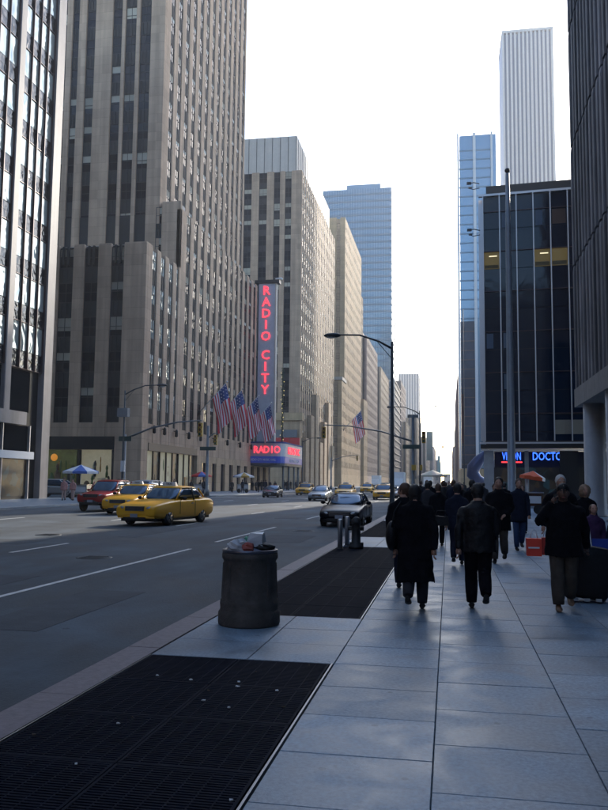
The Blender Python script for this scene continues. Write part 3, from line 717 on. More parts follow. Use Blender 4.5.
# ---- hazy end of the avenue, left
tower('dark_grid_building', 'dark gridded mid-rise just right of the lamp post', -33, -29.5, 500, 560, 66, pinkst, 4, 3, 8, .7, .7)
tower('ghostly_tower', 'pale striped tower almost lost in haze beyond the lamp post', -56, -33, 900, 950, 125, palest, 5, 8, 6, .5, .6)
tower('narrow_cream_block', 'narrow cream block at the far left end of the avenue', -36, -26.5, 505, 558, 40, lime3, 4, 4, 8, .5, .6)  # same yellow limestone as the other cream blocks
vol(tower('teal_screen_building', 'dark teal panelled block projecting over the far avenue', -30, -18, 640, 760, 38, palest, 4, 4, 6, .5, .6), 'teal_screen', -17.5, -12.5, 638, 640, 19, 42, teal)
vol(tower('farther_teal_building', 'smaller teal panelled block further down the avenue', -40, -15.5, 860, 980, 40, pinkst, 4, 4, 6, .5, .6), 'teal_screen', -11.8, -9, 858, 860, 8, 30, teal)
tower('distant_building', 'distant grey block near the vanishing end of the avenue, left side', -50, -11.5, 1000, 1200, 30, pinkst, 4, 6, 6, .5, .6)
tower('distant_building', 'distant brown block near the vanishing end of the avenue, right side', 4.6, 40, 900, 1200, 42, brick, 4, 5, 6, .5, .6, side='R')
tower('distant_building', 'lowest distant block closing the vanishing end of the avenue', -8, 2.5, 1350, 1400, 16, pinkst, 4, 5, 4, .5, .6)
tower('cream_midrise', 'cream mid-rise just before the teal panelled block', -36, -21.5, 560, 636, 47, lime3, 4, 4, 8, .5, .6)
# ================================================================ RIGHT SIDE BUILDINGS
# ---- black glass block with pale fins
bb = thing('black_glass_building', 'black glass office block with thin pale vertical fins above the eye doctor shop', 'building', (2.9, 72, 0))
bb.rotation_euler = (0, 0, 0)
ANG = rad(-5)
TB = Tr((2.9, 72, 0)) @ Rz(ANG)       # the block is turned a little off the avenue
def bvol(name, x0, x1, y0, y1, z0, z1, m): return MB().box(x0, x1, y0, y1, z0, z1, m).build(name, bb, Rz(ANG))
bvol('wall', .35, 34, .35, 56, 4.9, 27.8, black)
bvol('roof_parapet', .6, 34, .6, 55, 27.8, 28.95, black)
bvol('roof_edge_rail', -.05, 34, -.05, .3, 27.8, 28.0, alu)
bvol('fascia', -.1, 34, -.1, .4, 4.75, 5.1, black); bvol('fascia', -.12, .4, .41, 56, 4.75, 5.1, black)
bvol('fascia_rail', -.16, 34, -.16, -.08, 5.15, 5.30, alu); bvol('fascia_rail', -.10, 34, -.10, -.06, 4.55, 4.62, alu)
FP = 1.47
joints = [27.78, 26.35, 22.65, 18.95, 15.25, 11.55, 7.85, 5.4]
for i in range(15):
    if i: bvol('fin', .28+(i-1)*FP, .28+(i-1)*FP+.09, -.12, .3, 5.4, 27.8, alu)
for z in joints[1:]: bvol('floor_joint', .3, 22, .12, .3, z-.04, z+.03, mullion)
dim = mat('dim_blind', (.07, .10, .15), .6); dim2 = mat('dim_orange_blind', (.07, .03, .015), .6)
for i in range(13):
    x = .28+i*FP+.10
    for k in range(len(joints)-1):
        zt, zb_ = joints[k]-.06, joints[k+1]+.05; zm = max(zb_, zt-1.55)
        lit = (k == 2 and i in (0, 3, 4, 7)); low = (k == 6 and i > 3)
        if low: zm = zt-.05
        if zm > zb_: bvol('spandrel_pane', x, x+FP-.12, .22, .26, zb_, zm-.05, blindg if False else blackglass)
        if low: bvol('lower_window_pane', x, x+FP-.12, .2, .215, zb_+.55, zt-.55, mat('dim_cream_blind', (.22, .20, .16), .7)); continue
        bvol('lit_window_pane' if lit else 'window_pane', x, x+FP-.12, .22, .26, zm, zt, officelit if lit else blackglass)
        if lit:
            a_ = R.uniform(.15, .5)
            if i != 4: bvol('ceiling_lamp', x+a_, x+a_+.7, .205, .218, zt-.42, zt-.33, tubelit)
            bvol('window_desk_clutter', x+.05, x+FP-.2, .205, .217, zm+.05, zm+R.uniform(.3, .45), mat('desk_dark', (.12, .09, .04), .7))
        elif (i, k) in ((1, 1), (3, 1), (1, 4), (1, 5), (0, 4)): bvol('window_blind', x+.15, x+FP*.5, .205, .215, zm+.1, zt-.1, dim)
        elif (i, k) == (4, 1): bvol('window_blind', x+.1, x+FP-.2, .205, .215, zm+.1, zt-.1, dim2)
for j in range(14):
    bvol('side_fin', -.12, .3, .9+j*4.0, 1.0+j*4.0, 5.45, 27.8, alu)
    bvol('side_glass', .16, .2, 1.0+j*4.0, 4.9+j*4.0, 5.5, 27.7, blackglass)
# ground floor: corner pillar, shop windows and neon
bvol('corner_pillar', .15, 1.0, .2, 1.0, 0, 4.55, colm)
for i in range(8): bvol('shop_pillar', 3.65+i*2.95, (4.0 if i != 1 else 5.2)+i*2.95, .5, .88, 0, 4.55, concrete if i != 1 else black)
bvol('shop_back_wall', 1.0, 30, 2.6, 3.0, 0, 4.55, mat('shop_interior_dark', (.03, .025, .022), .8))
bvol('shop_glass', 1.0, 30, 1.02, 1.06, 0, 3.1, shopdark)
for xx, t, sc in ((3.05, 'VISION', 1.05), (7.3, 'DOCTOR', 1.1)):
    pass
nb = thing('eye_doctor_neon', 'blue neon lettering reading VISION DOCTOR in the shop window under the black block', 'sign', (2.9, 72, 0))
link('neon_lettering', text_mesh('VISION', 1.0, neonb, .03, .52), nb, Rz(ANG) @ Tr((2.55, .95, 4.05)))
link('neon_lettering', text_mesh('DOCTOR', 1.0, neonb, .03, .68), nb, Rz(ANG) @ Tr((5.78, .95, 4.05)))
MB().box(1.65, 2.35, .92, .98, 3.5, 3.62, neonr).build('neon_underline', nb, Rz(ANG)); MB().box(2.9, 3.45, .92, .98, 3.5, 3.62, neonr).build('neon_underline', nb, Rz(ANG))
# rooftop and wall cameras at the corner
for z, l in ((30.2, 'small black bracket lamp on the roof corner of the black block'), (24.6, 'cluster of small antennas on the wall of the black block')):
    mb = MB(); mb.tube([(0, 0, 0), (-.5, 0, .15), (-.9, 0, .1)], .05, dgrey, 6); mb.box(-1.15, -.75, -.12, .12, .0, .2, dgrey); mb.tube([(0, 0, -.4), (-.6, 0, -.5), (-.9, 0, -.35)], .04, dgrey, 6); mb.box(-1.0, -.7, -.1, .1, -.4, -.28, dgrey)
    o = mb.build('wall_antenna'); o.location = (2.95, 71.9, z-1.2 if z > 28 else z); tag(o, l, 'antenna')
# ---- near right building with stone fins on columns
nr = thing('stone_fin_building', 'tall building of narrow vertical stone fins raised on round columns at the right edge', 'building', (7, 46, 0))
vol(nr, 'wall', 7.5, 40, -50, 45.7, 7.0, 60, black)
vol(nr, 'edge_beam', 6.95, 40, -50, 46.0, 5.95, 6.95, mat('beam_stone', (.24, .22, .21), .7, var=.12, vs=2, streak=.15))
P = Pieces(nr); pr = right_side(7, 46)
finm = mat('fin_stone', (.15, .14, .15), .7, var=.45, vs=.22, streak=.45, rnd=.22)
u = 0.0; NZ = 8
while u < 60:
    for k in range(NZ):
        z = 7.0+k*7.0
        P.add('stone_fin', pmesh(.52, .45, 6.93, finm), pr.M(u, R.uniform(0, .03), z))
    P.add('dark_glazing', boxmesh(.42, .06, 53, blackglass), pr.M(u+.54, .4, 7.0)); u += .98
P.emit(minpx=3)
for k in range(9): MB().lathe([(.62, 0), (.62, .12), (.55, .14), (.55, 5.95)], colm, 20, (.62, -2.0-k*6.1, 0)).build('column', nr)
vol(nr, 'recessed_wall', 12.5, 40, -50, 44, 0, 5.94, mat('lobby_dark', (.02, .02, .022), .5))
for k in range(14): vol(nr, 'lobby_mullion', 12.4, 12.49, -40+k*6, -39.8+k*6, 0, 5.9, alu)
# ---- striped blue tower beyond the black block
r1 = thing('blue_striped_tower', 'tall blue glass tower with broad white piers behind the black block', 'building', (2.7, 160, 0))
pbl = wavy_glass('pale_blue_glass', (.18, .27, .36), .15, .12, .15, metal=.3)
vol(r1, 'glass_wall', 2.75, 9.95, 160.3, 205, 4.5, 73, pbl)
vol(r1, 'glass_wall_side', 2.6, 2.74, 160.4, 205, 4.5, 73, pbl)
for x0_, x1_ in ((2.1, 2.45), (5.3, 5.85), (8.85, 9.25)): vol(r1, 'white_pier', x0_, x1_, 159.7, 160.29, 4.5, 73.3, white)
mb = MB()
for k in range(19):
    for a_, c_ in ((2.5, 5.25), (5.9, 8.8)): mb.box(a_-2.7, c_-2.7, .26, .298, 34.5+1.95*k, 34.8+1.95*k, mat('pale_blue_joint', (.13, .21, .29), .4))
tag(mb.build('spandrel_grid', r1), kind='stuff')
vol(r1, 'base_podium', 2.3, 20, 159.5, 204, 0, 4.4, lime3); vol(r1, 'lower_glass_reflection', 2.5, 5.28, 159.9, 160.1, 4.5, 34, mat('reflection_navy', (.03, .04, .065), .3, var=.5, vs=.3))  # dark sheet over the lower glass, painted as its darker reflections
for k in range(15): vol(r1, 'reflection_band', 2.52, 5.26, 159.8, 159.85, 5.2+k*1.9, 5.4+k*1.9, mat('reflection_brown', (.12, .08, .07), .6))  # brown strips paint the gridded reflection in the lower glass
# ---- white striped skyscraper
r2 = thing('white_striped_skyscraper', 'very tall white tower with thin dark vertical stripes above the black block', 'building', (29, 440, 0))
vol(r2, 'wall', 31.5, 58.2, 440.5, 470, 0, 255.5, mat('skyscraper_glass', (.05, .06, .11), .5))
for i in range(13):
    vol(r2, 'white_pier', 31.4+i*2.22, 32.5+i*2.22, 439.6, 440.45, 0, 256, palest)
vol(r2, 'white_pier', 58.21, 59.4, 440, 471, 0, 256, white)
vol(r2, 'top_band', 31.3, 59.4, 439.5, 470, 256.1, 257.6, palest)
mb = MB(); mb.tube([(43+4*math.cos(a*math.pi/8)-29, 5, 257.6+3.2*math.sin(a*math.pi/8)) for a in range(9)], .25, white, 5)
for a in range(1, 8): mb.tube([(14, 5, 257.6), (14+4*math.cos(a*math.pi/8), 5, 257.6+3.2*math.sin(a*math.pi/8))], .12, white, 4)
mb.build('roof_dish', r2)
tower('slim_pale_tower', 'slim pale blue slab at the far end of the right side', 4.0, 14, 262, 330, 62, palest, 3.8, 4, 10, .6, .6, side='R', gl=None)
tower('brown_brick_block', 'reddish brown brick block low on the far right side', 4.2, 24, 380, 520, 52, brick, 3.8, 5, 12, .5, .6, side='R')
tower('far_cream_block', 'cream low block far along the right pavement', 5.5, 30, 560, 800, 50, lime3, 4, 5, 12, .5, .6, side='R')
# ---- the street behind the camera and across the side street (the avenue goes on), plus a dark slab added for glass reflections
for nm, lb, a in (('rear_mass', 'plain stone block continuing the left side of the avenue behind the viewer', (-90, -34.5, -150, -22, 0, 70)), ('rear_mass', 'plain stone block continuing the right side of the avenue behind the viewer', (12, 60, -150, -52, 0, 80)), ('rear_mass', 'added dark slab far behind the viewer, there to darken glass reflections', (-60, 60, -330, -300, 0, 110))):
    o = thing(nm, lb, 'building', (a[0], a[2], 0)); vol(o, 'wall', *a, lime if a[5] < 100 else mat('rear_slab_dark', (.03, .045, .07), .4))
# ================================================================ FLAGS ON THE FACADE
def flag_mesh(w_, h_, seed):
    """hoist runs back down the slanting pole from its tip; the cloth hangs in folds"""
    mb = MB(); nx, nz = 20, 13; rr = random.Random(seed); ph = rr.random()*6; pd = Vector((.68, 0, .73)); P_ = {}
    for i in range(nx+1):
        for j in range(nz+1):
            u, v = i/nx, j/nz
            base = pd*(-h_*v)
            drop = w_*u
            p = base+Vector((drop*(.10+.16*(1-v)), 0, -drop*(.93-.18*v*(1-u))))
            f = min(1, u*2.2)
            p.x += f*.13*math.sin(v*8+ph)-u*(.55-v)*h_*.68*.42; p.y += f*(.34*math.sin(v*11+u*3+ph)+.12*math.sin(u*9+ph))
            P_[i, j] = len(mb.v); mb.v.append(tuple(p))
    for i in range(nx):
        for j in range(nz):
            m = flagb if (i < nx*.4 and j < 7) else (flagr if j % 2 == 0 else flagw)
            mb.face((P_[i, j], P_[i, j+1], P_[i+1, j+1], P_[i+1, j]), m, True)
    for a in range(1, 8, 2):
        for c in range(1, 7, 2):
            p = Vector(mb.v[P_[a, c]]); s = .06*h_/2
            for dy in (-.02, .02): mb.quad([(p.x-s, p.y+dy, p.z), (p.x, p.y+dy, p.z-s), (p.x+s, p.y+dy, p.z), (p.x, p.y+dy, p.z+s)], flagw)
    return mb.mesh('flag_cloth')
def facade_flag(x, y, z, lab, k=1.0, seed=1, grp='national flags on slanting poles over the theatre doors'):
    f = thing('flag', lab, 'flag', (x, y, z), 0, grp)
    MB().tube([(0, 0, 0), (3.9*k, 0, 4.2*k)], [.07*k, .04*k], steel, 6).build('flag_pole', f); MB().ell((3.95*k, 0, 4.28*k), (.13*k,)*3, chrome, 6).build('pole_finial', f)
    link('flag_cloth', flag_mesh(5.4*k, 2.75*k, seed), f, Tr((3.8*k, 0, 4.1*k)))
    MB().box(-.1, .3, -.2, .2, -.3, .3, black).build('wall_bracket', f)
ords = ['nearest', 'second', 'third', 'farthest']
for i, (y, z) in enumerate(((104.5, 10.9), (113, 10.9), (123, 11.0), (132.5, 10.8))):
    facade_flag(-34, y, z, ['stars and stripes flag on the facade, nearest to the corner shop of the theatre', 'stars and stripes flag second from the corner shop on the theatre facade', 'stars and stripes flag third from the corner shop on the theatre facade', 'stars and stripes flag hanging against the neon sign, farthest from the corner shop'][i], 1.0, i+3)
facade_flag(-33.2, 250, 18, 'lone stars and stripes flag on the tan tower beyond the signal arm', 1.5, 11, None)
# ================================================================ STREET FURNITURE
# steel bollards and a dark hydrant post
def bollard(x, y, h, r, lab):
    b = thing('steel_bollard', lab, 'bollard', (x, y, 0), 0, 'steel bollards at the kerb')
    MB().lathe([(r, 0), (r, h-.04), (r*.9, h-.01), (r*.5, h)], steel, 18).build('post', b); MB().lathe([(r+.025, 0), (r+.025, .02), (r, .025)], dgrey, 18).build('base_ring', b)
bollard(-2.70, 19.9, .76, .065, 'steel bollard nearest the litter bin, standing on the kerb edge'); bollard(-2.66, 21.0, .78, .065, 'steel bollard behind, beside the dark pipe post')
h = thing('hydrant_post', 'stout dark iron standpipe right beside the steel bollards', 'standpipe', (-2.36, 20.45, 0))
MB().lathe([(.19, 0), (.19, .06), (.12, .10), (.11, .6), (.13, .62), (.13, .68), (.09, .76), (.03, .8)], plast, 16).build('body', h)
MB().tube([(-.2, 0, .5), (.2, 0, .5)], .055, plast, 10).build('outlet_cap', h); MB().tube([(-.16, 0, .1), (.19, 0, .1)], .05, plast, 8).build('foot_flange', h)
# litter bin
lb = thing('litter_bin', 'round stone litter bin overflowing with white rubbish on the pavement', 'litter bin', (-2.36, 9.36, 0)); lb.scale = (.96, .96, .95)
MB().lathe([(.375, 0), (.385, .03), (.385, .15), (.365, .18), (.36, .2), (.365, .26), (.36, .3), (.345, .32), (.325, .78), (.335, .8), (.35, .82), (.35, .87), (.335, .89), (.325, .9)], binm, 40, capt=False).build('bin_body', lb)
MB().lathe([(.325, .88), (.345, .89), (.345, .925), (.30, .925), (.30, .6), (.05, .58)], mat('bin_rim', (.12, .12, .15), .3, .6), 40, capb=False).build('bin_rim', lb)
for i in range(8):
    a = i*math.pi/4+.2; MB().box(-.02, .02, -.01, .012, .33, .76, binm).build('body_rib', lb, Rz(a) @ Tr((0, -.352, 0)) @ Matrix.Rotation(rad(-2), 4, 'X'))
def crumple(c, r, m, name, lab, sd):
    rr = random.Random(sd)
    def fn(q, p):
        k = .72+.5*rr.random(); return Vector((q.x*k, q.y*k, q.z*k))
    mb = MB().ell((0, 0, 0), r, m, 9, fn=fn)
    for i in range(len(mb.sm)): mb.sm[i] = False
    o = mb.build(name); o.location = (-2.36+c[0], 9.36+c[1], c[2]*.95); tag(o, lab, 'rubbish')
crumple((-.13, -.08, .96), (.14, .12, .09), paper, 'paper_bag', 'crumpled white plastic bag on the left of the bin top', 1)
crumple((-.04, .02, 1.0), (.05, .05, .08), papg, 'green_wrapper', 'small green wrapper on the bin top', 2)
crumple((.0, -.12, .955), (.08, .06, .06), papr, 'red_carton', 'crushed reddish carton at the front of the bin top', 3)
crumple((.17, .05, .95), (.12, .1, .05), plast, 'dark_wrapper', 'dark wrappers on the right of the bin top', 4)
crumple((-.22, .05, .95), (.07, .1, .04), paper, 'paper_napkin', 'white napkin at the left rim of the bin', 6)
mb = MB(); mb.loft([[(-.09, -.06, 0), (.09, -.06, .01), (.09, .07, 0), (-.09, .07, 0)], [(-.10, -.07, .08), (.08, -.06, .085), (.1, .07, .08), (-.09, .08, .07)], [(-.07, -.05, .17), (.09, -.06, .16), (.08, .06, .18), (-.08, .06, .16)]], mat('clear_pack', (.50, .56, .62), .25, spec=.7), smooth=False)
o = mb.build('plastic_container'); o.location = (-2.29, 9.39, .90); tag(o, 'upright translucent plastic container standing in the bin', 'rubbish')
# lamp posts
def lamp_post(x, y, h, L_, lab, side=-1, head=1.0, r=.1, dy=0):
    t = thing('street_lamp', lab, 'street lamp', (x, y, 0), 0, 'curved arm street lamps')
    MB().lathe([(r*2.2, 0), (r*2.2, .5), (r*1.4, .62), (r*1.1, 1.2), (r*.62, h)], dgrey, 12).build('pole', t)
    pts = [(0, 0, h-.35), (side*L_*.25, dy*.25, h+.05), (side*L_*.6, dy*.6, h+.38), (side*L_, dy, h+.42)]
    MB().tube(pts, [.06, .05, .045, .04], dgrey, 8).build('arm', t)
    MB().tube([(0, 0, h*.9), (side*L_*.3, dy*.3, h+.12)], .02, dgrey, 6).build('brace', t)
    o = MB().ell((0, 0, 0), (.46, .19, .13), dgrey, 10).ell((side*.05, 0, -.07), (.3, .14, .09), lumen, 8).build('lamp_head', t, Tr((side*(L_+.3), dy, h+.40)))
    return t
lamp_post(-2.78, 39.6, 8.75, 2.75, 'tall street lamp with long curved arm beside the crowd in the middle')
lamp_post(-2.85, 80.5, 8.9, 2.6, 'farther street lamp on the right kerb, its arm above the signal pole')
lamp_post(-26.3, 61.2, 9.0, 2.9, 'street lamp on the far left corner beside the hot dog umbrella', side=1)
lamp_post(-25.9, 140, 9.0, 2.7, 'slender street lamp in front of the theatre marquee', side=1)
def signal(name_parent, T, m=yellowsig):
    o = MB().box(-.18, .18, -.14, .14, -.55, .55, m).build('signal_head', name_parent, T)
    for i, (z, c) in enumerate(((.36, mat('lens_red', (.1, .01, .01), .3)), (0, mat('lens_amber', (.1, .05, .01), .3)), (-.36, mat('lens_green', (.01, .08, .04), .3)))):
        mb = MB(); mb.lathe([(.12, 0), (.12, .04)], c, 10); mb.xform(Matrix.Rotation(rad(90), 4, 'X')); mb.tube([(0, -.02, .0), (0, -.16, -.0)], .135, m, 10, caps=False)
        mb.build('signal_lens', o, Tr((0, -.14, z)))
    return o
def mast(x, y, h0, h1, L_, side, lab, pole_h=None):
    t = thing('traffic_signal', lab, 'traffic light', (x, y, 0), 0, 'mast arm traffic signals')
    MB().lathe([(.3, 0), (.3, .6), (.17, .7), (.14, pole_h or h0+.3)], galv, 12).build('pole', t)
    MB().tube([(0, 0, h0), (side*L_*.35, 0, h0+(h1-h0)*.6), (side*L_*.7, 0, h0+(h1-h0)*.92), (side*L_, 0, h1)], [.09, .075, .06, .05], galv, 8).build('mast_arm', t)
    signal(t, Tr((side*(L_-.1), 0, h1-.75)))
    return t
tm = mast(-3.3, 75, 5.5, 7.1, 8.6, -1, 'mast arm traffic signal reaching from the thick grey pole over the avenue', 8.0)
MB().box(-.5, .5, -.1, .1, 7.75, 8.05, galv).build('pole_cap', tm)
MB().box(-.12, .12, -.2, .2, 3.0, 3.5, yellowsig).build('walk_signal', tm, Tr((.75, -.3, -.2))); MB().box(-.22, .22, -.2, .2, 2.9, 3.4, yellowsig).build('walk_signal', tm, Tr((.1, -.45, -.1)))
MB().box(-.85, .85, -.02, .02, 4.6, 5.0, mat('street_sign_dark', (.02, .05, .045), .5)).build('street_name_plate', tm, Tr((-.1, -.25, .2)))
signal(tm, Tr((1.0, -.1, 5.9)))
t2 = mast(-26.3, 61.4, 5.0, 6.5, 6.6, 1, 'mast arm traffic signal over the left lanes above the yellow taxis', 5.4)
for z_ in (0,): MB().box(-.45, .45, -.25, .25, 7.0, 7.7, concrete).build('control_box', t2, Tr((0, -.4, -.2)))
MB().box(-.5, .6, -.03, .03, 3.2, 3.6, mat('street_sign_dark', (.02, .05, .045), .5)).build('street_name_plate', t2, Tr((.1, -.25, 1.6)))
MB().box(-.16, .16, -.1, .1, 2.0, 2.9, white).build('small_notice', t2, Tr((2.4-2.4+.0, -.2, .3)))
t3 = mast(-25.9, 83.0, 6.2, 6.8, 1.0, 1, 'short arm signal pole at the theatre corner with dark street name plates', 7.6)
MB().box(-.9, .9, -.03, .03, 5.3, 5.7, mat('street_sign_dark', (.02, .05, .045), .5)).build('street_name_plate', t3, Tr((.1, -.25, -.4)))
t4 = mast(-26, 176, 6.2, 7.6, 6, 1, 'distant mast arm signal beyond the theatre marquee', 7.0)
# tall flag pole on the right pavement
fp = thing('tall_pole', 'tall tapered grey flagpole on the pavement in front of the black block', 'flagpole', (2.92, 38.6, 0))
MB().lathe([(.32, 0), (.32, .35), (.2, .45), (.175, 6), (.13, 14), (.09, 16.8)], mat('pole_grey', (.30, .33, .37), .5, .3, var=.1, vs=2), 16).build('pole', fp)
MB().ell((0, 0, 16.95), (.13, .13, .13), dgrey, 8).build('finial', fp)
pn = thing('banner_pole', 'thin pole with a red hanging pennant far along the right kerb', 'pole', (2.45, 130, 0))
MB().lathe([(.1, 0), (.07, 30)], dgrey, 8).build('pole', pn); MB().box(-.38, -.08, -.03, .03, 8, 16, brick).build('pennant', pn)
# umbrellas and carts
def umbrella(x, y, h_, r, cols_, lab, cart=True, tilt=0, cartm=None):
    t = thing('vendor_cart', lab, 'cart', (x, y, 0), 0)
    MB().tube([(0, 0, 0), (0, 0, h_)], .03, steel, 6).build('umbrella_pole', t)
    mb = MB(); n = 8; o0 = len(mb.v); mb.v.append((0, 0, h_+.12))
    for k in range(n*2):
        a = 2*math.pi*k/(n*2); q = r*(1 if k % 2 == 0 else .93); mb.v.append((q*math.cos(a), q*math.sin(a), h_-r*.30+(.0 if k % 2 == 0 else .05)))
    for k in range(n*2):
        a = 2*math.pi*k/(n*2); q = r*(1 if k % 2 == 0 else .93); mb.v.append((q*math.cos(a), q*math.sin(a), h_-r*.30-.16))
    for k in range(n*2):
        m = cols_[(k//2) % len(cols_)]; k2 = (k+1) % (n*2)
        mb.face((0, 1+k, 1+k2), m); mb.face((1+k, 1+n*2+k, 1+n*2+k2, 1+k2), m)
    mb.build('umbrella_canopy', t, Matrix.Rotation(tilt, 4, 'Y'))
    if cart:
        c = cartm or steel
        MB().box(-.8, .8, -.45, .45, .45, 1.15, c).build('cart_box', t); MB().box(-.85, .85, -.5, .5, 1.16, 1.22, chrome).build('cart_top', t)
        for sx in (-.55, .55):
            mb = MB(); mb.tube([(sx-.0, -.5, .27), (sx, -.44, .27)], .27, tyre, 14); mb.build('cart_wheel', t)
        MB().box(-.7, .7, -.47, -.455, .6, 1.0, white).build('cart_panel', t)
    return t
umbrella(-30.6, 62.5, 2.75, 1.55, [bluecan, white, bluecan, flagw], 'hot dog cart under a blue and white umbrella on the far left corner')
umbrella(-29.4, 92, 2.6, 1.3, [red, red, bluecan, red], 'cart under a red and blue umbrella outside the corner shop')
umbrella(-27.8, 106, 2.7, 1.5, [bluecan, white, yellowsig, white], 'cart under a blue white and yellow umbrella below the flags')
umbrella(4.3, 46, 2.3, .7, [orange, orange, orange, white], 'pavement stall under an orange and white umbrella outside the eye doctor', tilt=.15, cartm=brownc)
umbrella(-1.9, 93, 3.0, 1.7, [palest, mat('canvas_cream', (.5, .5, .42), .7)], 'pale vendor canopy far along the right kerb beyond the crowd')
# blue curved sculpture
bs = thing('blue_curved_sculpture', 'dark blue curved metal shape leaning beyond the corner pillar of the black block', 'sculpture', (5.3, 133, 0))
mb = MB(); mb.tube([(1.2, 0, 7.0), (.5, 0, 6.4), (-.5, 0, 5.3), (-1.3, 0, 4.2), (-1.4, 0, 3.1), (-.6, 0, 2.1), (.8, 0, 1.8)], [.3, .6, .95, 1.1, 1.1, .9, .5], mat('sculpture_blue', (.03, .05, .14), .35, .3), 14); mb.build('curved_body', bs)
MB().lathe([(.5, 0), (.45, 1.6)], dgrey, 10).build('plinth', bs)
# ================================================================ VEHICLES
def wheel_parts(parent, x, y, r, side):
    mb = MB(); w_ = .21
    mb.lathe([(r*.66, -w_/2), (r*.93, -w_/2), (r, -w_/2+.03), (r, w_/2-.03), (r*.93, w_/2), (r*.66, w_/2)], tyre, 24)
    mb.xform(Matrix.Rotation(rad(90), 4, 'Y')); o = mb.build('wheel', parent, Tr((x, y, r)))
    mb = MB(); mb.lathe([(r*.66, 0), (r*.62, .02), (r*.2, .035), (.05, .05)], rim, 20)
    for k in range(5):
        T = Rz(k*2*math.pi/5); mb.box(-.03, .03, .06, r*.6, .03, .05, dgrey, T)
    mb.xform(Matrix.Rotation(rad(90*side), 4, 'Y')); mb.build('rim', o, Tr((side*w_*.45, 0, 0)))
def smooth_build(mb, name, parent, lv=2):
    o = mb.build(name, parent); ss = o.modifiers.new('s', 'SUBSURF'); ss.levels = lv
    dg = bpy.context.evaluated_depsgraph_get(); me = bpy.data.meshes.new_from_object(o.evaluated_get(dg)); o.modifiers.clear(); o.data = me
    for p in me.polygons: p.use_smooth = True
    return o
def make_car(kind, paint, lab, cat, group=None, roofsign=False, name='parked_car'):
    """front of the car faces -Y, origin on the ground at its middle"""
    K = {'sedan': dict(L=5.3, W=.98, wb=2.9, r=.34, zs=.24, belt=1.0, hood=.96, roof=1.54, nose=.74, deck=1.06, cab=(-.85, -.25, 1.3, 1.95), cw=.74),
         'coupe': dict(L=4.7, W=.90, wb=2.75, r=.33, zs=.24, belt=.88, hood=.80, roof=1.33, nose=.58, deck=.93, cab=(-.85, -.05, 1.05, 1.85), cw=.60),
         'suv': dict(L=4.6, W=.93, wb=2.7, r=.38, zs=.42, belt=1.12, hood=1.08, roof=1.75, nose=.95, deck=1.15, cab=(-.8, -.25, 1.75, 2.15), cw=.72),
         'van': dict(L=4.8, W=.95, wb=2.9, r=.35, zs=.3, belt=1.08, hood=.98, roof=1.75, nose=.72, deck=1.1, cab=(-1.75, -.7, 1.75, 2.28), cw=.72)}[kind]
    t = thing(name, lab, cat, (0, 0, 0), 0, group)
    L_, W, hl = K['L'], K['W'], K['L']/2
    ys = [-hl, -hl+.08, -hl+.35, -hl+.9, K['cab'][0], K['cab'][1], .4, K['cab'][2], K['cab'][3], hl-.35, hl-.08, hl]
    def top(y):
        a = [(-hl, K['nose']-.04), (-hl+.08, K['nose']+.04), (-hl+.35, K['hood']-.10), (-hl+.9, K['hood']-.03), (K['cab'][0], K['hood']+.05), (K['cab'][1], K['belt']+.01), (K['cab'][2], K['belt']+.04), (K['cab'][3], K['deck']), (hl-.35, K['deck']-.01), (hl-.08, K['deck']-.08), (hl, K['deck']-.22)]
        for (p, q), (r_, s) in zip(a, a[1:]):
            if p <= y <= r_: return q+(s-q)*(y-p)/(r_-p)
        return a[-1][1]
    rings = []
    for y in ys:
        e = abs(y)/hl; ww = W*(1-.10*max(0, e-.72)/.28-(.05 if e > .985 else 0)); zt = top(y); zb = K['zs']+(.10 if e > .9 else 0); zbelt = min(zt-.03, K['belt']-.05)
        h_ = [(ww*.88, zb), (ww*.98, zb+.10), (ww, zb+(zbelt-zb)*.55), (ww*.985, zbelt), (ww*.90, zt-.0), (ww*.45, zt+.04)]
        rings.append([(x, y, z) for x, z in h_]+[(-x, y, z) for x, z in h_[::-1]])
    body = MB().loft(rings, paint).build('body', t)
    ss = body.modifiers.new('s', 'SUBSURF'); ss.levels = 2; ss.render_levels = 2
    # wheel arches
    cut = MB()
    for sy in (-K['wb']/2-.08, K['wb']/2-.08):
        for sx in (-1, 1): cut.tube([(sx*(W-.28), sy, K['r']), (sx*(W+.2), sy, K['r'])], K['r']+.06, plast, 20, smooth=False)
    co = cut.build('cutter'); bo = body.modifiers.new('b', 'BOOLEAN'); bo.operation = 'DIFFERENCE'; bo.object = co; bo.solver = 'EXACT'
    dg = bpy.context.evaluated_depsgraph_get(); me = bpy.data.meshes.new_from_object(body.evaluated_get(dg)); body.modifiers.clear(); body.data = me
    bpy.data.objects.remove(co)
    for p in me.polygons: p.use_smooth = True
    try: me.set_sharp_from_angle(angle=rad(35))
    except Exception: pass
    MB().box(-W*.8, W*.8, -hl+.3, hl-.3, K['zs']-.06, K['zs']+.1, plast).build('underbody', t)
    # cabin: glass body, roof and pillars
    c0, c1, c2, c3 = K['cab']; zb = K['belt']-.02; zr = K['roof']; cw = K['cw']; bw = W*.93
    def cr(y, wb_, wt, zt): return (y, wb_, wt, zt)
    st = [(c0, bw*.90, zb+.02, bw*.88), (c1, bw*.97, zr-.05, cw), (c1+.25, bw, zr, cw+.02), (c2-.2, bw, zr, cw+.02), (c2, bw*.97, zr-.05, cw), (c3, bw*.88, zb+.04, bw*.86)]
    def cring(y, wb_, zt, wt, g=0): return [(wb_-g, y, zb-.02), (wt-g, y, zt-g), (wt*.5, y, zt+.03*(zt > zb+.2)-g), (-wt*.5, y, zt+.03*(zt > zb+.2)-g), (-(wt-g), y, zt-g), (-(wb_-g), y, zb-.02)]
    smooth_build(MB().loft([cring(*[s[0], s[1], s[2], s[3]], g=.0) for s in st], carglass), 'window_glass', t)
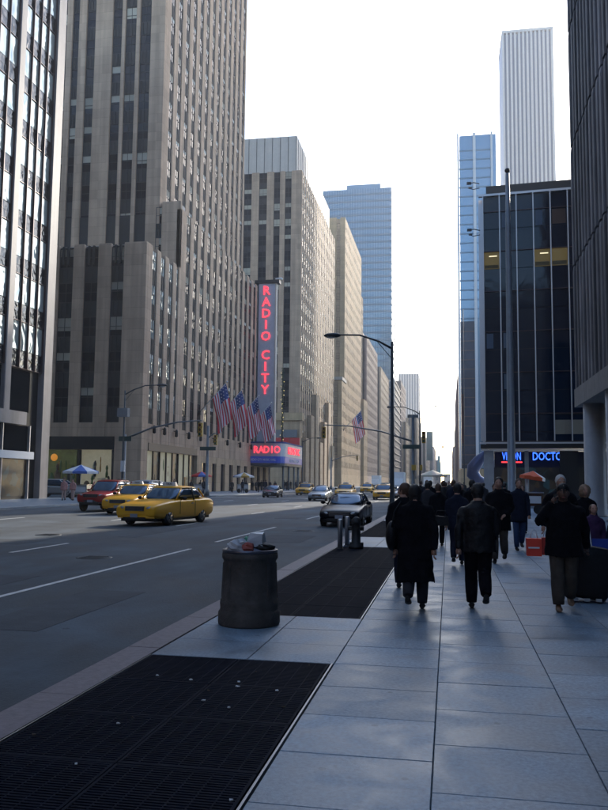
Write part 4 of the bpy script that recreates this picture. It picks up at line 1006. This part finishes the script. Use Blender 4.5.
    rp = MB(); o0 = [(s[0], s[2], s[3]) for s in st[1:5]]
    rp.loft([[(w2, y, z-.07), (w2+.01, y, z+.0), (w2*.5, y, z+.05), (-w2*.5, y, z+.05), (-w2-.01, y, z+.0), (-w2, y, z-.07)] for y, z, w2 in o0], paint)
    roof = smooth_build(rp, 'roof', t)
    mid = (c1+c2)/2+.1
    for sx in (-1, 1):
        for (a, bq) in (((st[0][0], st[0][1], st[0][2]), (st[1][0], st[1][3], st[1][2])), ((st[5][0], st[5][1], st[5][2]), (st[4][0], st[4][3], st[4][2]))):
            k_ = .12 if a[0] < 0 else .34
            A_, B_ = Vector((sx*a[1], a[0], a[2]-.02)), Vector((sx*(bq[1]+.01), bq[0], bq[2]-.03))
            A_ = A_.lerp(B_, k_); A_.z -= .03
            MB().tube([A_, B_], .032 if a[0] < 0 else .045, paint, 6).build('window_pillar', t)
        MB().tube([(sx*bw*1.0, mid, zb), (sx*(cw+.02), mid, zr-.02)], .035, plast, 6).build('window_pillar', t)
    for sx in (-1, 1):
        mb = MB(); mb.ell((0, 0, 0), (.11, .06, .075), paint if paint != yel else plast, 8); mb.tube([(-sx*.1, 0, -.03), (-sx*.2, .02, -.06)], .02, plast, 5); mb.build('wing_mirror', t, Tr((sx*(W+.08), c0+.35, zb+.09)))
        hb = MB(); hb.loft([[(x, -hl+dy_, z) for x, z in ((0, -.075), (.0, .075), (-sx*.0+sx*-.30, .06), (-sx*.30, -.06))] for dy_ in (-.01, .05)], lampg, smooth=False)
        hz = K['nose']-.03
        hd = smooth_build(MB().box(-.20, .20, -.07, .10, -.095, .085, lampg), 'headlight', t).matrix_local = Tr((sx*(W*.66), -hl+.085, hz)) @ Rz(sx*rad(20))
        MB().box(-.05, .05, -.03, .08, -.07, .06, amber, bev=.01).build('indicator', t, Tr((sx*(W*.84), -hl+.19, hz-.01)) @ Rz(sx*rad(40)))
        MB().box(-.13, .13, -.03, .05, -.09, .09, red, bev=.01).build('tail_light', t, Tr((sx*W*.72, hl-.02, K['deck']-.26)))
        MB().box(-.012, .012, -.09, .09, -.018, .018, chrome).build('door_handle', t, Tr((sx*(W+.003), .35, zb-.12)))
        MB().box(-.006, .006, -.008, .008, K['zs']+.1, zb, plast).build('door_gap', t, Tr((sx*(W+.001), mid, 0)))
        MB().box(-.006, .006, -.008, .008, K['zs']+.2, zb, plast).build('door_gap', t, Tr((sx*(W-.004), c0+.15, 0)))
    g = MB().box(-.42, .42, -.03, .06, -.09, .09, plast)
    for k in range(5): g.box(-.4, .4, -.04, -.03, -.075+k*.035, -.067+k*.035, chrome if k % 2 == 0 else dgrey)
    g.build('grille', t, Tr((0, -hl+.012, K['nose']-.05)))
    bm_ = MB(); zz0 = K['zs']+.06
    bm_.loft([[(x, -hl-.03+.20*abs(x/W)**2.5+dy_, z) for x, z in [(xx, zz0+.02) for xx in (-W*.84, -W*.5, 0, W*.5, W*.84)]+[(xx, zz0+.17) for xx in (W*.84, W*.5, 0, -W*.5, -W*.84)]] for dy_ in (0, .12)], paint if kind != 'suv' else dgrey, smooth=False).build('bumper', t)
    MB().box(-.16, .16, -.01, .01, -.07, .07, mat('plate_grey', (.30, .32, .38), .5)).build('number_plate', t, Tr((0, -hl-.045, zz0+.12)))
    MB().box(-.5, .5, -.01, .02, -.05, .05, plast).build('lower_intake', t, Tr((0, -hl-.02, zz0+.01)))
    for sy in (-K['wb']/2-.08, K['wb']/2-.08):
        for sx in (-1, 1): wheel_parts(t, sx*(W-.13), sy, K['r'], sx)
    for sx in (-.35, .35): MB().tube([(sx-.3, c0+.08, zb+.03), (sx+.25, c0+.2, zb+.11)], .012, plast, 4).build('wiper', t)
    if roofsign:
        mb = MB(); mb.loft([[(-.33, -.1, 0), (.33, -.1, 0), (.33, .1, 0), (-.33, .1, 0)], [(-.27, -.06, .17), (.27, -.06, .17), (.27, .06, .17), (-.27, .06, .17)]], white, smooth=False)
        ro = mb.build('roof_sign', t, Tr((0, .15, K['roof']+.03)))
        link('roof_sign_lettering', text_mesh('TAXI', .13, plast, .004), ro, Tr((0, -.09, .08)))
    if kind == 'suv':
        for sx in (-1, 1): MB().tube([(sx*.62, -.1, zr+.07), (sx*.62, 1.4, zr+.07)], .02, plast, 6).build('roof_rail', t)
    return t
def put(t, x, y, a=0): t.location = (x, y, RD); t.rotation_euler = (0, 0, a); return t
def relabel(t, l): t['label'] = l; return t
GT = 'yellow taxis in the avenue traffic'
tx = put(make_car('sedan', yel, 'yellow taxi nearest to the viewer, crossing the road lanes on the left', 'taxi', GT, True, 'yellow_taxi'), -11.75, 32.2, rad(-9))
for x, y, a, lb_ in ((-16.9, 41.3, 1, 'yellow taxi half hidden between the nearest taxi and the red jeep'), (-11.4, 88.5, 0, 'yellow taxi behind the silver blue sedan'), (-6.75, 83.5, 0, 'yellow taxi closest to the lamp post in the far traffic'), (-13.3, 131, 0, 'small distant yellow taxi in the middle of the avenue'), (-18.6, 103, 0, 'yellow taxi behind the dark sedan by the marquee'), (-8.3, 108, 0, 'distant yellow taxi behind the one near the lamp post')):
    put(relabel(copy_tree(tx), lb_), x, y, rad(a))
put(make_car('suv', redp, 'red jeep with dark front bumper on the far left of the traffic', 'jeep', None, False, 'red_jeep'), -19.7, 43.8)
put(make_car('coupe', blackcar, 'black coupe driving along the near kerb beside the bollards', 'car', None, False, 'black_car'), -4.3, 34.0, rad(-1))
sv = put(make_car('coupe', silver, 'silver blue sedan in the middle of the far traffic', 'car', None, False, 'silver_car'), -12.0, 74.5)
put(relabel(copy_tree(sv), 'silver car partly hidden by the lamp post near the right kerb'), -5.2, 92)
dk = put(make_car('coupe', mat('dark_blue_paint', (.02, .025, .035), .2, spec=.7), 'dark sedan in front of the theatre marquee', 'car', None, False, 'dark_car'), -19.2, 86, rad(4))
put(relabel(copy_tree(dk), 'dark car between the marquee sedan and the silver blue sedan'), -15.4, 96)
put(relabel(copy_tree(dk), 'distant dark car parked along the right kerb'), -4.4, 118)
vn = put(make_car('van', mat('silver_paint', (.42, .42, .43), .3, .4), 'silver minivan standing in the side street behind the stone pier', 'minivan', None, False, 'silver_minivan'), -38.5, 73.5, rad(90))
wv = put(relabel(copy_tree(vn), 'white estate car behind the red jeep'), -21.0, 53.0)
# white box truck
tk = thing('box_truck', 'white box truck far down the avenue left of the lamp post', 'truck', (-9.6, 150, RD))
MB().box(-1.2, 1.2, 1.4, 8, .9, 3.7, whitep, bev=.05).build('cargo_box', tk)
MB().loft([[(-1.05, -.6, .5), (1.05, -.6, .5), (1.05, -.6, 1.3), (-1.05, -.6, 1.3)], [(-1.1, -.2, .5), (1.1, -.2, .5), (1.05, .0, 2.4), (-1.05, .0, 2.4)], [(-1.1, 1.35, .5), (1.1, 1.35, .5), (1.05, 1.35, 2.5), (-1.05, 1.35, 2.5)]], whitep, smooth=False).build('cab', tk)
MB().quad([(-.95, -.43, 1.4), (.95, -.43, 1.4), (.92, -.03, 2.3), (-.92, -.03, 2.3)], carglass).build('windscreen', tk)
MB().box(-.9, .9, -.68, -.6, .55, .85, plast).build('bumper', tk)
for sx in (-1, 1):
    for yy in (.5, 6): wheel_parts(tk, sx*.95, yy, .45, sx)
    MB().box(-.12, .12, -.04, .02, -.08, .08, lampg).build('headlight', tk, Tr((sx*.8, -.6, 1.0)))
tk2 = relabel(copy_tree(tk), 'pale box van among the farthest vehicles on the right lanes'); tk2.location = (-5.6, 215, RD)
tk3 = relabel(copy_tree(tk), 'pale box van parked by the far left kerb beyond the theatre'); tk3.location = (-21.5, 235, RD)
# ================================================================ PEOPLE
def person(lab, x, y, h=1.75, face=0, walk=.0, phase=1, top=coat, legs=navy, hair=hairb, sk=skin, shoes=shoe, coat_len=.86, arms=(None, None), hairlen=0, lean=0, build=1.0, cap=None, fine=True, hood=False, skirt=None, look=0, group=None, curly=False, arm_r=1.0):
    """front of the body faces -Y"""
    s = h/1.75; t = thing('person', lab, 'person', (x, y, 0), face, group)
    V = lambda a, b_, c: Vector((a*s, b_*s, c*s))
    w = walk
    yaw_l = lean
    pel = V(0, 0, .95); che = V(0, -.02-lean, 1.33); nk = V(0, -.02-lean*1.2, 1.475); nk2 = V(0, -.03-lean*1.5, 1.53)
    fl, bl = (-1, 1) if phase > 0 else (1, -1)       # which side steps forward
    hipF, hipB = V(.09*fl, 0, .93), V(.09*bl, 0, .93)
    kF, aF = V(.095*fl, -.30*w-.01, .51), V(.09*fl, -.42*w, .09+.01*w)
    kB, aB = V(.085*bl, -.06*w-.01, .50+.03*w), V(.09*bl, .40*w, .09+.30*w)
    mb = MB(); B = build
    def limb(a, k_, e, r0, r1, r2, m, n=9):
        pts = [a, a.lerp(k_, .35), a.lerp(k_, .75), k_, k_.lerp(e, .3), k_.lerp(e, .7), e]
        mb.tube(pts, [r0*s, r0*.95*s, r1*1.1*s, r1*s, r1*1.02*s, r1*.94*s, r2*1.12*s], m, n)
    # trunk
    def ell_ring(c, rx, ry, n=14): return [(c.x+rx*s*math.cos(2*math.pi*k/n), c.y+ry*s*math.sin(2*math.pi*k/n), c.z) for k in range(n)]
    tr = [(V(0, 0, .84), .15, .11), (pel, .165, .12), (V(0, -.005, 1.05), .15, .11), (V(0, -.015-lean*.5, 1.2), .155, .11), (che, .175, .12), (V(0, -.02-lean*1.1, 1.42), .15, .09), (nk, .070, .066), (nk2, .062, .064), (nk2+V(0, 0, .05), .058, .062)]
    i0 = len(mb.f); mb.loft([ell_ring(c, a*B if a > .1 else a, q*B if a > .1 else q) for c, a, q in tr], legs)
    for k in range(i0, len(mb.f)):
        if (mb.v[mb.f[k][0]][2]) > nk.z-.01*s: mb.m[k] = mb.mi(sk)
    lm = sk if skirt == 'bare' else legs
    lw = (.10*B, .078*B, .056*B) if skirt != 'bare' else (.085, .056, .04)
    limb(hipF, kF, aF, *lw, lm); limb(hipB, kB, aB, *lw, lm)
    for a, tip, up_ in ((aF, -.17, 0), (aB, -.15, 1)):
        c = a; zt = .035*s
        dz = (-.06*w if up_ else .05*w)*s
        mb.loft([[(c.x+rx*s*math.cos(q), c.y+(.06+oy)*s, c.z+oz*s+rz_*s*math.sin(q)) for q in [k*math.pi/4 for k in range(8)]] for rx, oy, oz, rz_ in ((.03, .03, -.04, .035), (.04, 0, -.035, .05), (.043, -.07, -.042-.05*w*up_, .042), (.048, -.15, -.058-.10*w*up_, .028), (.03, -.22, -.062-.12*w*up_, .018))], shoes)
    # head
    hc = nk2+V(0, -.035-.25*lean, .112)
    HT = Rz(look)
    hr = (.081*s, .102*s, .121*s)
    def hf(q, p):
        x_, y_, z_ = q
        if p[2] < 0: x_ *= 1-.28*(-p[2])**1.2; y_ *= 1-.12*(-p[2])
        if p[1] < -.2 and p[2] < .1: y_ -= .008*s
        if p[2] < -.75: z_ *= .93
        return Vector((x_, y_, z_))
    mb.ell(hc, hr, sk, 16, HT, hf)
    def onhead(v): return hc+(HT @ (Vector(v)*s))
    mb.tube([onhead((0, -.092, .02)), onhead((0, -.108, -.01)), onhead((0, -.122, -.028)), onhead((0, -.095, -.038))], [.008*s, .011*s, .016*s, .010*s], sk, 6)
    for sx in (-1, 1):
        mb.ell(onhead((sx*.031, -.087, .008)), (.013*s, .009*s, .008*s), eyew, 6); mb.ell(onhead((sx*.031, -.095, .008)), (.006*s, .005*s, .006*s), plast, 6)
        mb.tube([onhead((sx*.015, -.096, .030)), onhead((sx*.033, -.095, .035)), onhead((sx*.05, -.083, .028))], .005*s, hair, 5)
        mb.ell(onhead((sx*.078, .008, -.005)), (.010*s, .02*s, .032*s), sk, 6)
    mb.ell(onhead((0, -.092, -.06)), (.024*s, .010*s, .007*s), lip, 6)
    # arms
    hands = []
    sh = [V(-.178*B, -.02-lean*1.05, 1.40), V(.178*B, -.02-lean*1.05, 1.40)]
    for i, sx in enumerate((-1, 1)):
        sw = (1 if sx == bl else -1)*w*.5
        el, wr = V(sx*.235*B, -.02-lean*.6-sw*.25+.03, 1.12), V(sx*.235*B, -.06-lean*.6-sw*.55, .87)
        if arms[i]: el, wr = V(*arms[i][0]), V(*arms[i][1])
        mb.tube([sh[i], sh[i].lerp(el, .5), el, el.lerp(wr, .5), wr], [.055*s, .05*s, .042*s, .038*s, .028*s], sk if False else legs, 8)
        hands.append((sh[i], el, wr))
        d = (wr-el).normalized(); side_ = Vector((0, -1, 0)) if abs(d.y) < .8 else Vector((0, 0, 1))
        a1 = d.cross(side_).normalized(); a2 = a1.cross(d).normalized()
        palm = wr+d*.05*s
        mb.tube([wr, wr+d*.03*s, palm+d*.035*s], [(.02*s, .026*s), (.018*s, .038*s), (.014*s, .036*s)], sk, 8)
        if fine:
            for f_ in range(4):
                off = a2*(-.028+.0187*f_)*s; ln = (.07, .078, .074, .058)[f_]*s; b0 = palm+d*.028*s+off
                p1 = b0+d*ln*.42; p2 = p1+(d*.8+a1*-.5*sx).normalized()*ln*.35; p3 = p2+(d*.35+a1*-.9*sx).normalized()*ln*.3
                mb.tube([b0, p1, p2, p3], [.0095*s, .009*s, .008*s, .006*s], sk, 6)
            b0 = wr+d*.025*s+a2*-.025*s; mb.tube([b0, b0+(d*.6-a2*.8).normalized()*.035*s, b0+(d*.9-a2*.45).normalized()*.065*s], [.012*s, .010*s, .007*s], sk, 6)
    mb.build('body', t)
    # hair
    hm = MB(); sd0 = R.random()*6
    def hrf(q, p):
        k = 1.0
        k = 1.0+.025*math.sin(p[0]*13+sd0)*math.cos(p[2]*11)
        if curly: k = 1.0+.16*math.sin(p[0]*17+p[2]*13)*math.cos(p[1]*15+p[2]*9)
        return Vector((q.x*k, q.y*k, q.z*k))
    rr_ = (.094*s*(1.25 if curly else 1), .108*s*(1.15 if curly else 1), .112*s*(1.15 if curly else 1))
    hm.ell(hc+HT @ V(0, .024, .030 if hairlen == 0 else .012), rr_, hair, 18 if fine else 12, HT, hrf)
    hm.ell(hc+HT @ V(0, .045, -.025), (.078*s, .066*s, .085*s), hair, 12, HT, hrf)
    if hairlen: hm.ell(hc+HT @ V(0, .045, -.05), (.083*s*(1.3 if curly else 1), .06*s, (.09+hairlen)*s), hair, 12, HT, hrf)
    if not cap: hm.build('hair', t)
    if cap:
        cm = MB(); cm.ell(hc+HT @ V(0, .012, .045), (.09*s, .106*s, .095*s), cap, 12, HT); cm.tube([onhead((0, -.07, .05)), onhead((0, -.15, .035))], [(.07*s, .012*s), (.055*s, .006*s)], cap, 10); cm.build('cap', t)
    # coat or jacket with sleeves
    cm = MB(); n = 18; hem = coat_len; rings_ = []
    sd_ = R.random()*6
    prof = [(1.53, .075, .078, .9), (1.49, .10, .09, 1), (1.455, .165, .11, 1), (1.40, .205, .13, 1), (1.34, .21, .138, 1), (1.25, .205, .145, .8), (1.1, .19, .14, .45), (.98, .205, .15, .1), (.86, .215, .155, 0), (.7, .225, .165, 0), (.5, .24, .18, 0), (.36, .25, .19, 0)]
    for z_, rx, ry, lk in prof:
        if z_ < hem-.01: break
        rings_.append((z_, rx, ry, lk))
    last = rings_[-1]
    if last[0] > hem+.02: rings_.append((hem, last[1]+.008, last[2]+.006, 0))
    RR = []
    for z_, rx, ry, lk in rings_:
        fold = .012*max(0, (1.2-z_))
        RR.append([((rx*B*(1+fold*3*math.sin(k*2.1+sd_+z_*3)))*s*math.cos(2*math.pi*k/n), (ry*B*(1+fold*3*math.cos(k*1.7+sd_)))*s*math.sin(2*math.pi*k/n)-(.012+lean*1.15*lk)*s-(walk*.0), z_*s) for k in range(n)])
    low = RR[-1]; RR.append([(p[0]*.86, p[1]*.86, p[2]+.03*s) for p in low])
    cm.loft(RR, top)
    for (a, el, wr) in hands:
        e2 = el.lerp(wr, 1.02)
        q0 = a+Vector((-.03*s if a.x > 0 else .03*s, 0, .01*s))
        A = arm_r
        cm.tube([q0, a.lerp(el, .15), a.lerp(el, .55), el, el.lerp(wr, .35), el.lerp(wr, .7), e2], [.07*s*A, .075*s*A, .066*s*A, .06*s*A, .058*s*A, .052*s*A, .05*s*A], top, 10)
        cm.ell(a+Vector((-.012*s if a.x > 0 else .012*s, 0, -.02*s)), (.078*s*A, .08*s*A, .075*s*A), top, 10)
    cm.tube([nk+V(0, .0, -.04), nk+V(0, .008, .062)], [.092*s, .080*s], top, 14)
    if hood: cm.ell(nk+V(0, .07, .0), (.13*s, .08*s, .1*s), top, 10)
    co_ = cm.build('coat' if coat_len < .8 else 'jacket', t)
    if fine:
        rm = co_.modifiers.new('r', 'REMESH'); rm.mode = 'VOXEL'; rm.voxel_size = .016; rm.use_smooth_shade = True
        sm_ = co_.modifiers.new('s', 'SMOOTH'); sm_.factor = .6; sm_.iterations = 7
        tx_ = bpy.data.textures.new('fold', 'CLOUDS'); tx_.noise_scale = .13
        dm_ = co_.modifiers.new('d', 'DISPLACE'); dm_.texture = tx_; dm_.strength = .035; dm_.mid_level = .5; dm_.texture_coords = 'GLOBAL'
        dg = bpy.context.evaluated_depsgraph_get(); me = bpy.data.meshes.new_from_object(co_.evaluated_get(dg)); co_.modifiers.clear(); co_.data = me
        me.materials.clear(); me.materials.append(top)
    return t
PI = math.pi
p1 = person('woman in a long black coat seen from behind, left of the leather jacket man', -.45, 10.75, 1.66, PI, .5, 1, coat, greyc, hairb, coat_len=.40, hairlen=.015, build=1.12, arms=(None, ((.25, -.0, 1.12), (.27, -.05, .86))), hood=False, arm_r=1.12)
bag = thing('shoulder_bag', 'dark soft shoulder bag hanging at the left side of the woman in the long coat', 'bag', (-.46, 10.75, 0))
MB().ell((-.30, .02, .98), (.085, .19, .2), leather, 14).build('bag_body', bag); MB().tube([(-.29, -.12, 1.1), (-.26, -.06, 1.3), (-.17, 0, 1.44), (-.26, .1, 1.3), (-.3, .15, 1.1)], .014, leather, 6).build('strap', bag)
person('dark haired person looking sideways, mostly hidden behind the long coat woman', -.72, 12.9, 1.66, PI, .3, -1, coat, navy, hairn, coat_len=.7, look=rad(60), build=1.05)
p2 = person('man in a black leather jacket and dark trousers walking away, seen from behind', .38, 10.95, 1.67, PI, .6, -1, leather, coat, hairb, coat_len=.80, build=1.16, arms=(((-.27, -.05, 1.15), (-.2, -.12, .95)), None))
person('person in dark coat half hidden behind the leather jacket man', .17, 16.9, 1.66, PI, .3, 1, navy, navy, hairb, coat_len=.75)
hb = thing('handbag', 'small black handbag carried beside the leather jacket man', 'bag', (-.16, 16.6, 0))
MB().loft([[(-.2, -.06, .82), (.16, -.06, .82), (.16, .06, .82), (-.2, .06, .82)], [(-.17, -.05, 1.02), (.14, -.05, 1.0), (.14, .05, 1.0), (-.17, .05, 1.02)]], leather, smooth=False).build('bag_body', hb); MB().tube([(-.13, 0, 1.0), (-.08, 0, 1.12), (.08, 0, 1.12), (.11, 0, 1.0)], .01, leather, 5).build('handle', hb)
person('person in dark jacket farther ahead, between long coat woman and leather jacket man', -.28, 21.5, 1.64, PI, .4, 1, coat, coat, hairn, coat_len=.78)
person('man in a dark coat walking towards the viewer, beside the leather jacket man', 1.06, 17.6, 1.80, rad(-8), .38, 1, coat, khaki, hairb, coat_len=.66, build=1.1, arms=(((-.27, .02, 1.13), (-.12, -.2, 1.02)), ((.27, 0, 1.13), (.13, -.2, 1.0))))
person('slim woman in a black jacket and jeans far off, right of the tall pole', 2.47, 28.2, 1.62, 0, .3, -1, coat, navy, hairn, coat_len=.82)
person('white haired man in a dark coat carrying red shopping bags', 2.06, 15.6, 1.84, rad(5), .2, 1, coat, jeans, hairw, coat_len=.72, build=1.12, arms=(((-.3, 0, 1.13), (-.32, -.08, .86)), None))
sb = thing('shopping_bag', 'bright red paper shopping bags with string handles held by the white haired man', 'bag', (1.66, 15.45, 0))
MB().loft([[(-.24, -.1, .36), (.02, -.12, .36), (.02, .1, .36), (-.24, .1, .36)], [(-.25, -.1, .68), (.02, -.12, .68), (.02, .1, .68), (-.25, .1, .68)]], bagred, smooth=False).build('bag_body', sb)
MB().loft([[(.03, -.06, .38), (.22, -.05, .38), (.22, .1, .38), (.03, .1, .38)], [(.03, -.06, .70), (.22, -.05, .70), (.22, .1, .70), (.03, .1, .70)]], mat('shopping_bag_dark_red', (.40, .02, .012), .5), smooth=False).build('bag_body', sb)
for xx in (-.11, .12): MB().tube([(xx-.07, 0, .68), (xx-.02, 0, .84), (xx+.03, 0, .84), (xx+.07, 0, .68)], .007, white, 5).build('string_handle', sb)
MB().box(-.22, -.02, -.126, -.122, .5, .53, white).build('printed_line', sb)
p8 = person('man in a bulky dark jacket on the phone with a big black suitcase', 1.53, 11.35, 1.68, rad(-4), .30, 1, coat, khaki, hairb, skin2, shoeb, .74, build=1.22, cap=leather, lean=.05, arms=(((-.34, -.12, 1.22), (-.15, -.16, 1.50)), ((.30, .1, 1.10), (.33, .28, .86))), arm_r=1.2)
ph = thing('mobile_phone', 'small dark phone held at the ear of the man with the suitcase', 'phone', (1.42, 11.2, 0)); MB().box(-.025, .025, -.012, .012, 1.44, 1.56, plast).build('phone_body', ph)
su = thing('suitcase', 'large black wheeled suitcase pulled behind the man in the bulky jacket', 'suitcase', (1.93, 12.25, 0))
mb = MB(); mb.loft([[(rx*math.copysign(abs(math.cos(q))**.5, math.cos(q)), .20*math.copysign(abs(math.sin(q))**.5, math.sin(q)), z_) for q in [k*math.pi/8 for k in range(16)]] for z_, rx in ((.06, .26), (.12, .30), (.4, .33), (.66, .31), (.80, .22))], leather); mb.build('suitcase_body', su, Matrix.Rotation(rad(8), 4, 'Y'))
for xx in (-.16, 0, .16): MB().box(xx-.04, xx+.04, -.22, -.15, .03, .07, steel).build('foot_rail', su)
for xx in (-.22, .22): MB().tube([(xx-.02, 0, .05), (xx+.02, 0, .05)], .05, tyre, 10).build('wheel', su)
mb = MB(); mb.tube([(-.08, -.05, .78), (-.2, -.45, .93)], .012, steel, 5); mb.tube([(.04, -.05, .78), (-.1, -.45, .93)], .012, steel, 5); mb.tube([(-.22, -.46, .935), (-.08, -.46, .935)], .018, plast, 6); mb.build('pull_handle', su)
MB().tube([(-.3, -.1, .35), (-.36, -.15, .3)], .015, plast, 5).build('strap_end', su)
person('curly fair haired woman in black behind the child at the right', 2.66, 16.7, 1.66, rad(6), .2, -1, coat, navy, mat('hair_fair', (.25, .16, .10), .7, bump=.6, bs=60), coat_len=.75, hairlen=.04, curly=True, lean=.02)
person('child with brown hair in a purple coat beside the woman with curls', 2.47, 14.6, 1.34, rad(5), .15, 1, purple, navy, hairn, coat_len=.62, hairlen=.02)
person('small child in blue at the very right edge beside the pushchair', 2.82, 14.3, 1.25, rad(10), .1, 1, navy, navy, hairb, coat_len=.7, hairlen=.02)
# pushchair
pc = thing('pushchair', 'blue folding pushchair in front of the child at the right edge', 'pushchair', (2.60, 14.0, 0))
mb = MB(); mb.loft([[(-.22, -.2, .28), (.22, -.2, .28), (.22, .2, .25), (-.22, .2, .25)], [(-.23, -.2, .33), (.23, -.2, .33), (.23, .2, .30), (-.23, .2, .30)]], bluec, smooth=False); mb.build('seat', pc)
MB().box(-.22, .22, .18, .22, .3, .78, bluec).build('backrest', pc)
for sx in (-.24, .24):
    MB().tube([(sx, -.32, .07), (sx, .05, .42), (sx, .34, .95)], .014, alu, 6).build('frame_tube', pc); MB().tube([(sx, .3, .07), (sx, -.05, .42)], .014, alu, 6).build('frame_tube', pc)
    for yy in (-.32, .3): MB().tube([(sx-.02, yy, .07), (sx+.02, yy, .07)], .07, tyre, 12).build('wheel', pc)
MB().box(-.23, .23, -.33, -.26, .12, .15, bluec).build('footrest', pc)
# crowd farther along the right pavement
crowd = [(1.75, 21, 1), (-.62, 23.5, 2), (.62, 22, 0), (1.35, 24.5, 3), (2.2, 33, 0), (-.2, 30, 3), (.5, 32, 0), (-1.0, 37, 1), (1.9, 47, 0), (-1.15, 27, 'dark'), (-.75, 33, 0), (.15, 29, 1), (.75, 26, 2), (1.15, 36, 3), (-.15, 38, 1), (.55, 44, 0), (1.7, 41, 2), (-1.5, 43, 3), (.0, 52, 2), (1.3, 50, 1), (-.9, 60, 0), (2.2, 55, 3), (.9, 63, 2), (-1.8, 68, 1), (.2, 78, 0), (1.5, 82, 2), (-1.2, 90, 3), (.6, 98, 1)]
desc = ['in a dark coat with dark hair', 'in a navy jacket with brown hair', 'in a grey coat', 'in black with fair hair']
tops = [coat, navy, greyc, leather]; hs = [hairb, hairn, hairb, hairn]
protos = [person('pedestrian', 0, 0, 1.7, PI, .35, 1 if i % 2 else -1, tops[i], [navy, jeans, coat, khaki][i], hs[i], coat_len=[.8, .7, .5, .78][i], fine=False, group='pedestrians in the far crowd on the right pavement') for i in range(4)]
used = set()
for n_, (x, y, k) in enumerate(crowd):
    k = 0 if k == 'dark' else k
    q = protos[k] if k not in used else copy_tree(protos[k]); used.add(k)
    q.location = (x, y, 0 if y < 56 or y > 69 else RD); q.scale = (1, 1, R.uniform(.95, 1.05)); q.rotation_euler = (0, 0, PI*(n_ % 3 > 0)+R.uniform(-.2, .2))
    q['label'] = 'distant pedestrian in dark winter clothes in the crowd on the right pavement'
# people on the left side
lp = [(-29.6, 57.5, pinkc, 'in pink'), (-28.9, 58.2, pinkc, 'x')]
a_ = person('tourist in pale pink on the far left corner, left one of the pair', -29.55, 57.6, 1.7, rad(10), .1, 1, pinkc, mat('pale_trousers', (.45, .30, .26), .8), hairn, coat_len=.8, fine=False, group='pair of pink clad pedestrians on the left corner')
b_ = person('tourist in pink top on the far left corner, right one of the pair', -28.95, 57.9, 1.66, rad(-10), .1, -1, pinkc, mat('pale_trousers', (.45, .30, .26), .8), hairb, coat_len=.85, fine=False, group='pair of pink clad pedestrians on the left corner')
for n_ in range(26):
    q = copy_tree(protos[n_ % 4]); y = 86+n_*3.3+R.uniform(-1.2, 1.2); q.location = (R.uniform(-31.5, -27), y, 0 if y < 156 else RD); q.rotation_euler = (0, 0, PI*(n_ % 2)+R.uniform(-.4, .4))
    q['label'] = 'distant pedestrian in dark clothes on the left pavement below the theatre'; q['group'] = 'pedestrians on the left pavement by the theatre'
# birds in the gap of sky
for i, (x, y, z) in enumerate(((-.95, 60, 7.4), (-1.2, 95, 8.8), (-.6, 80, 5.2))):
    mb = MB(); mb.ell((0, 0, 0), (.06, .17, .06), greyc, 8)
    for sx in (-1, 1): mb.loft([[(0, -.06, .02), (0, .07, .02), (0, .07, .035), (0, -.06, .035)], [(sx*.2, -.07, .12), (sx*.2, .04, .12), (sx*.2, .04, .13), (sx*.2, -.07, .13)], [(sx*.38, .02, .05), (sx*.38, .05, .05), (sx*.38, .05, .055), (sx*.38, .02, .055)]], greyc, smooth=False)
    o = mb.build('pigeon'); o.location = (x, y, z); o.rotation_euler = (.2, .5-.4*i, .7*i)
    tag(o, ['pigeon flying highest in the sky gap above the avenue', 'pigeon gliding above the far crowd, the middle one', 'pigeon flying lowest above the far crowd'][i], 'bird', 'pigeons in the sky gap')
# ================================================================ HAZE
mb = MB().box(-310, 310, -160, 1480, -2.2, 264, black)
hz = mb.build('haze'); hm_ = bpy.data.materials.new('haze_air'); hm_.use_nodes = True
nt = hm_.node_tree; nt.nodes.remove(nt.nodes['Principled BSDF']); pv = nt.nodes.new('ShaderNodeVolumePrincipled')
pv.inputs['Color'].default_value = (.86, .90, 1, 1); pv.inputs['Density'].default_value = .0004; pv.inputs['Anisotropy'].default_value = .3
nt.links.new(pv.outputs[0], nt.nodes['Material Output'].inputs['Volume']); hz.data.materials.clear(); hz.data.materials.append(hm_)
tag(hz, kind='stuff')
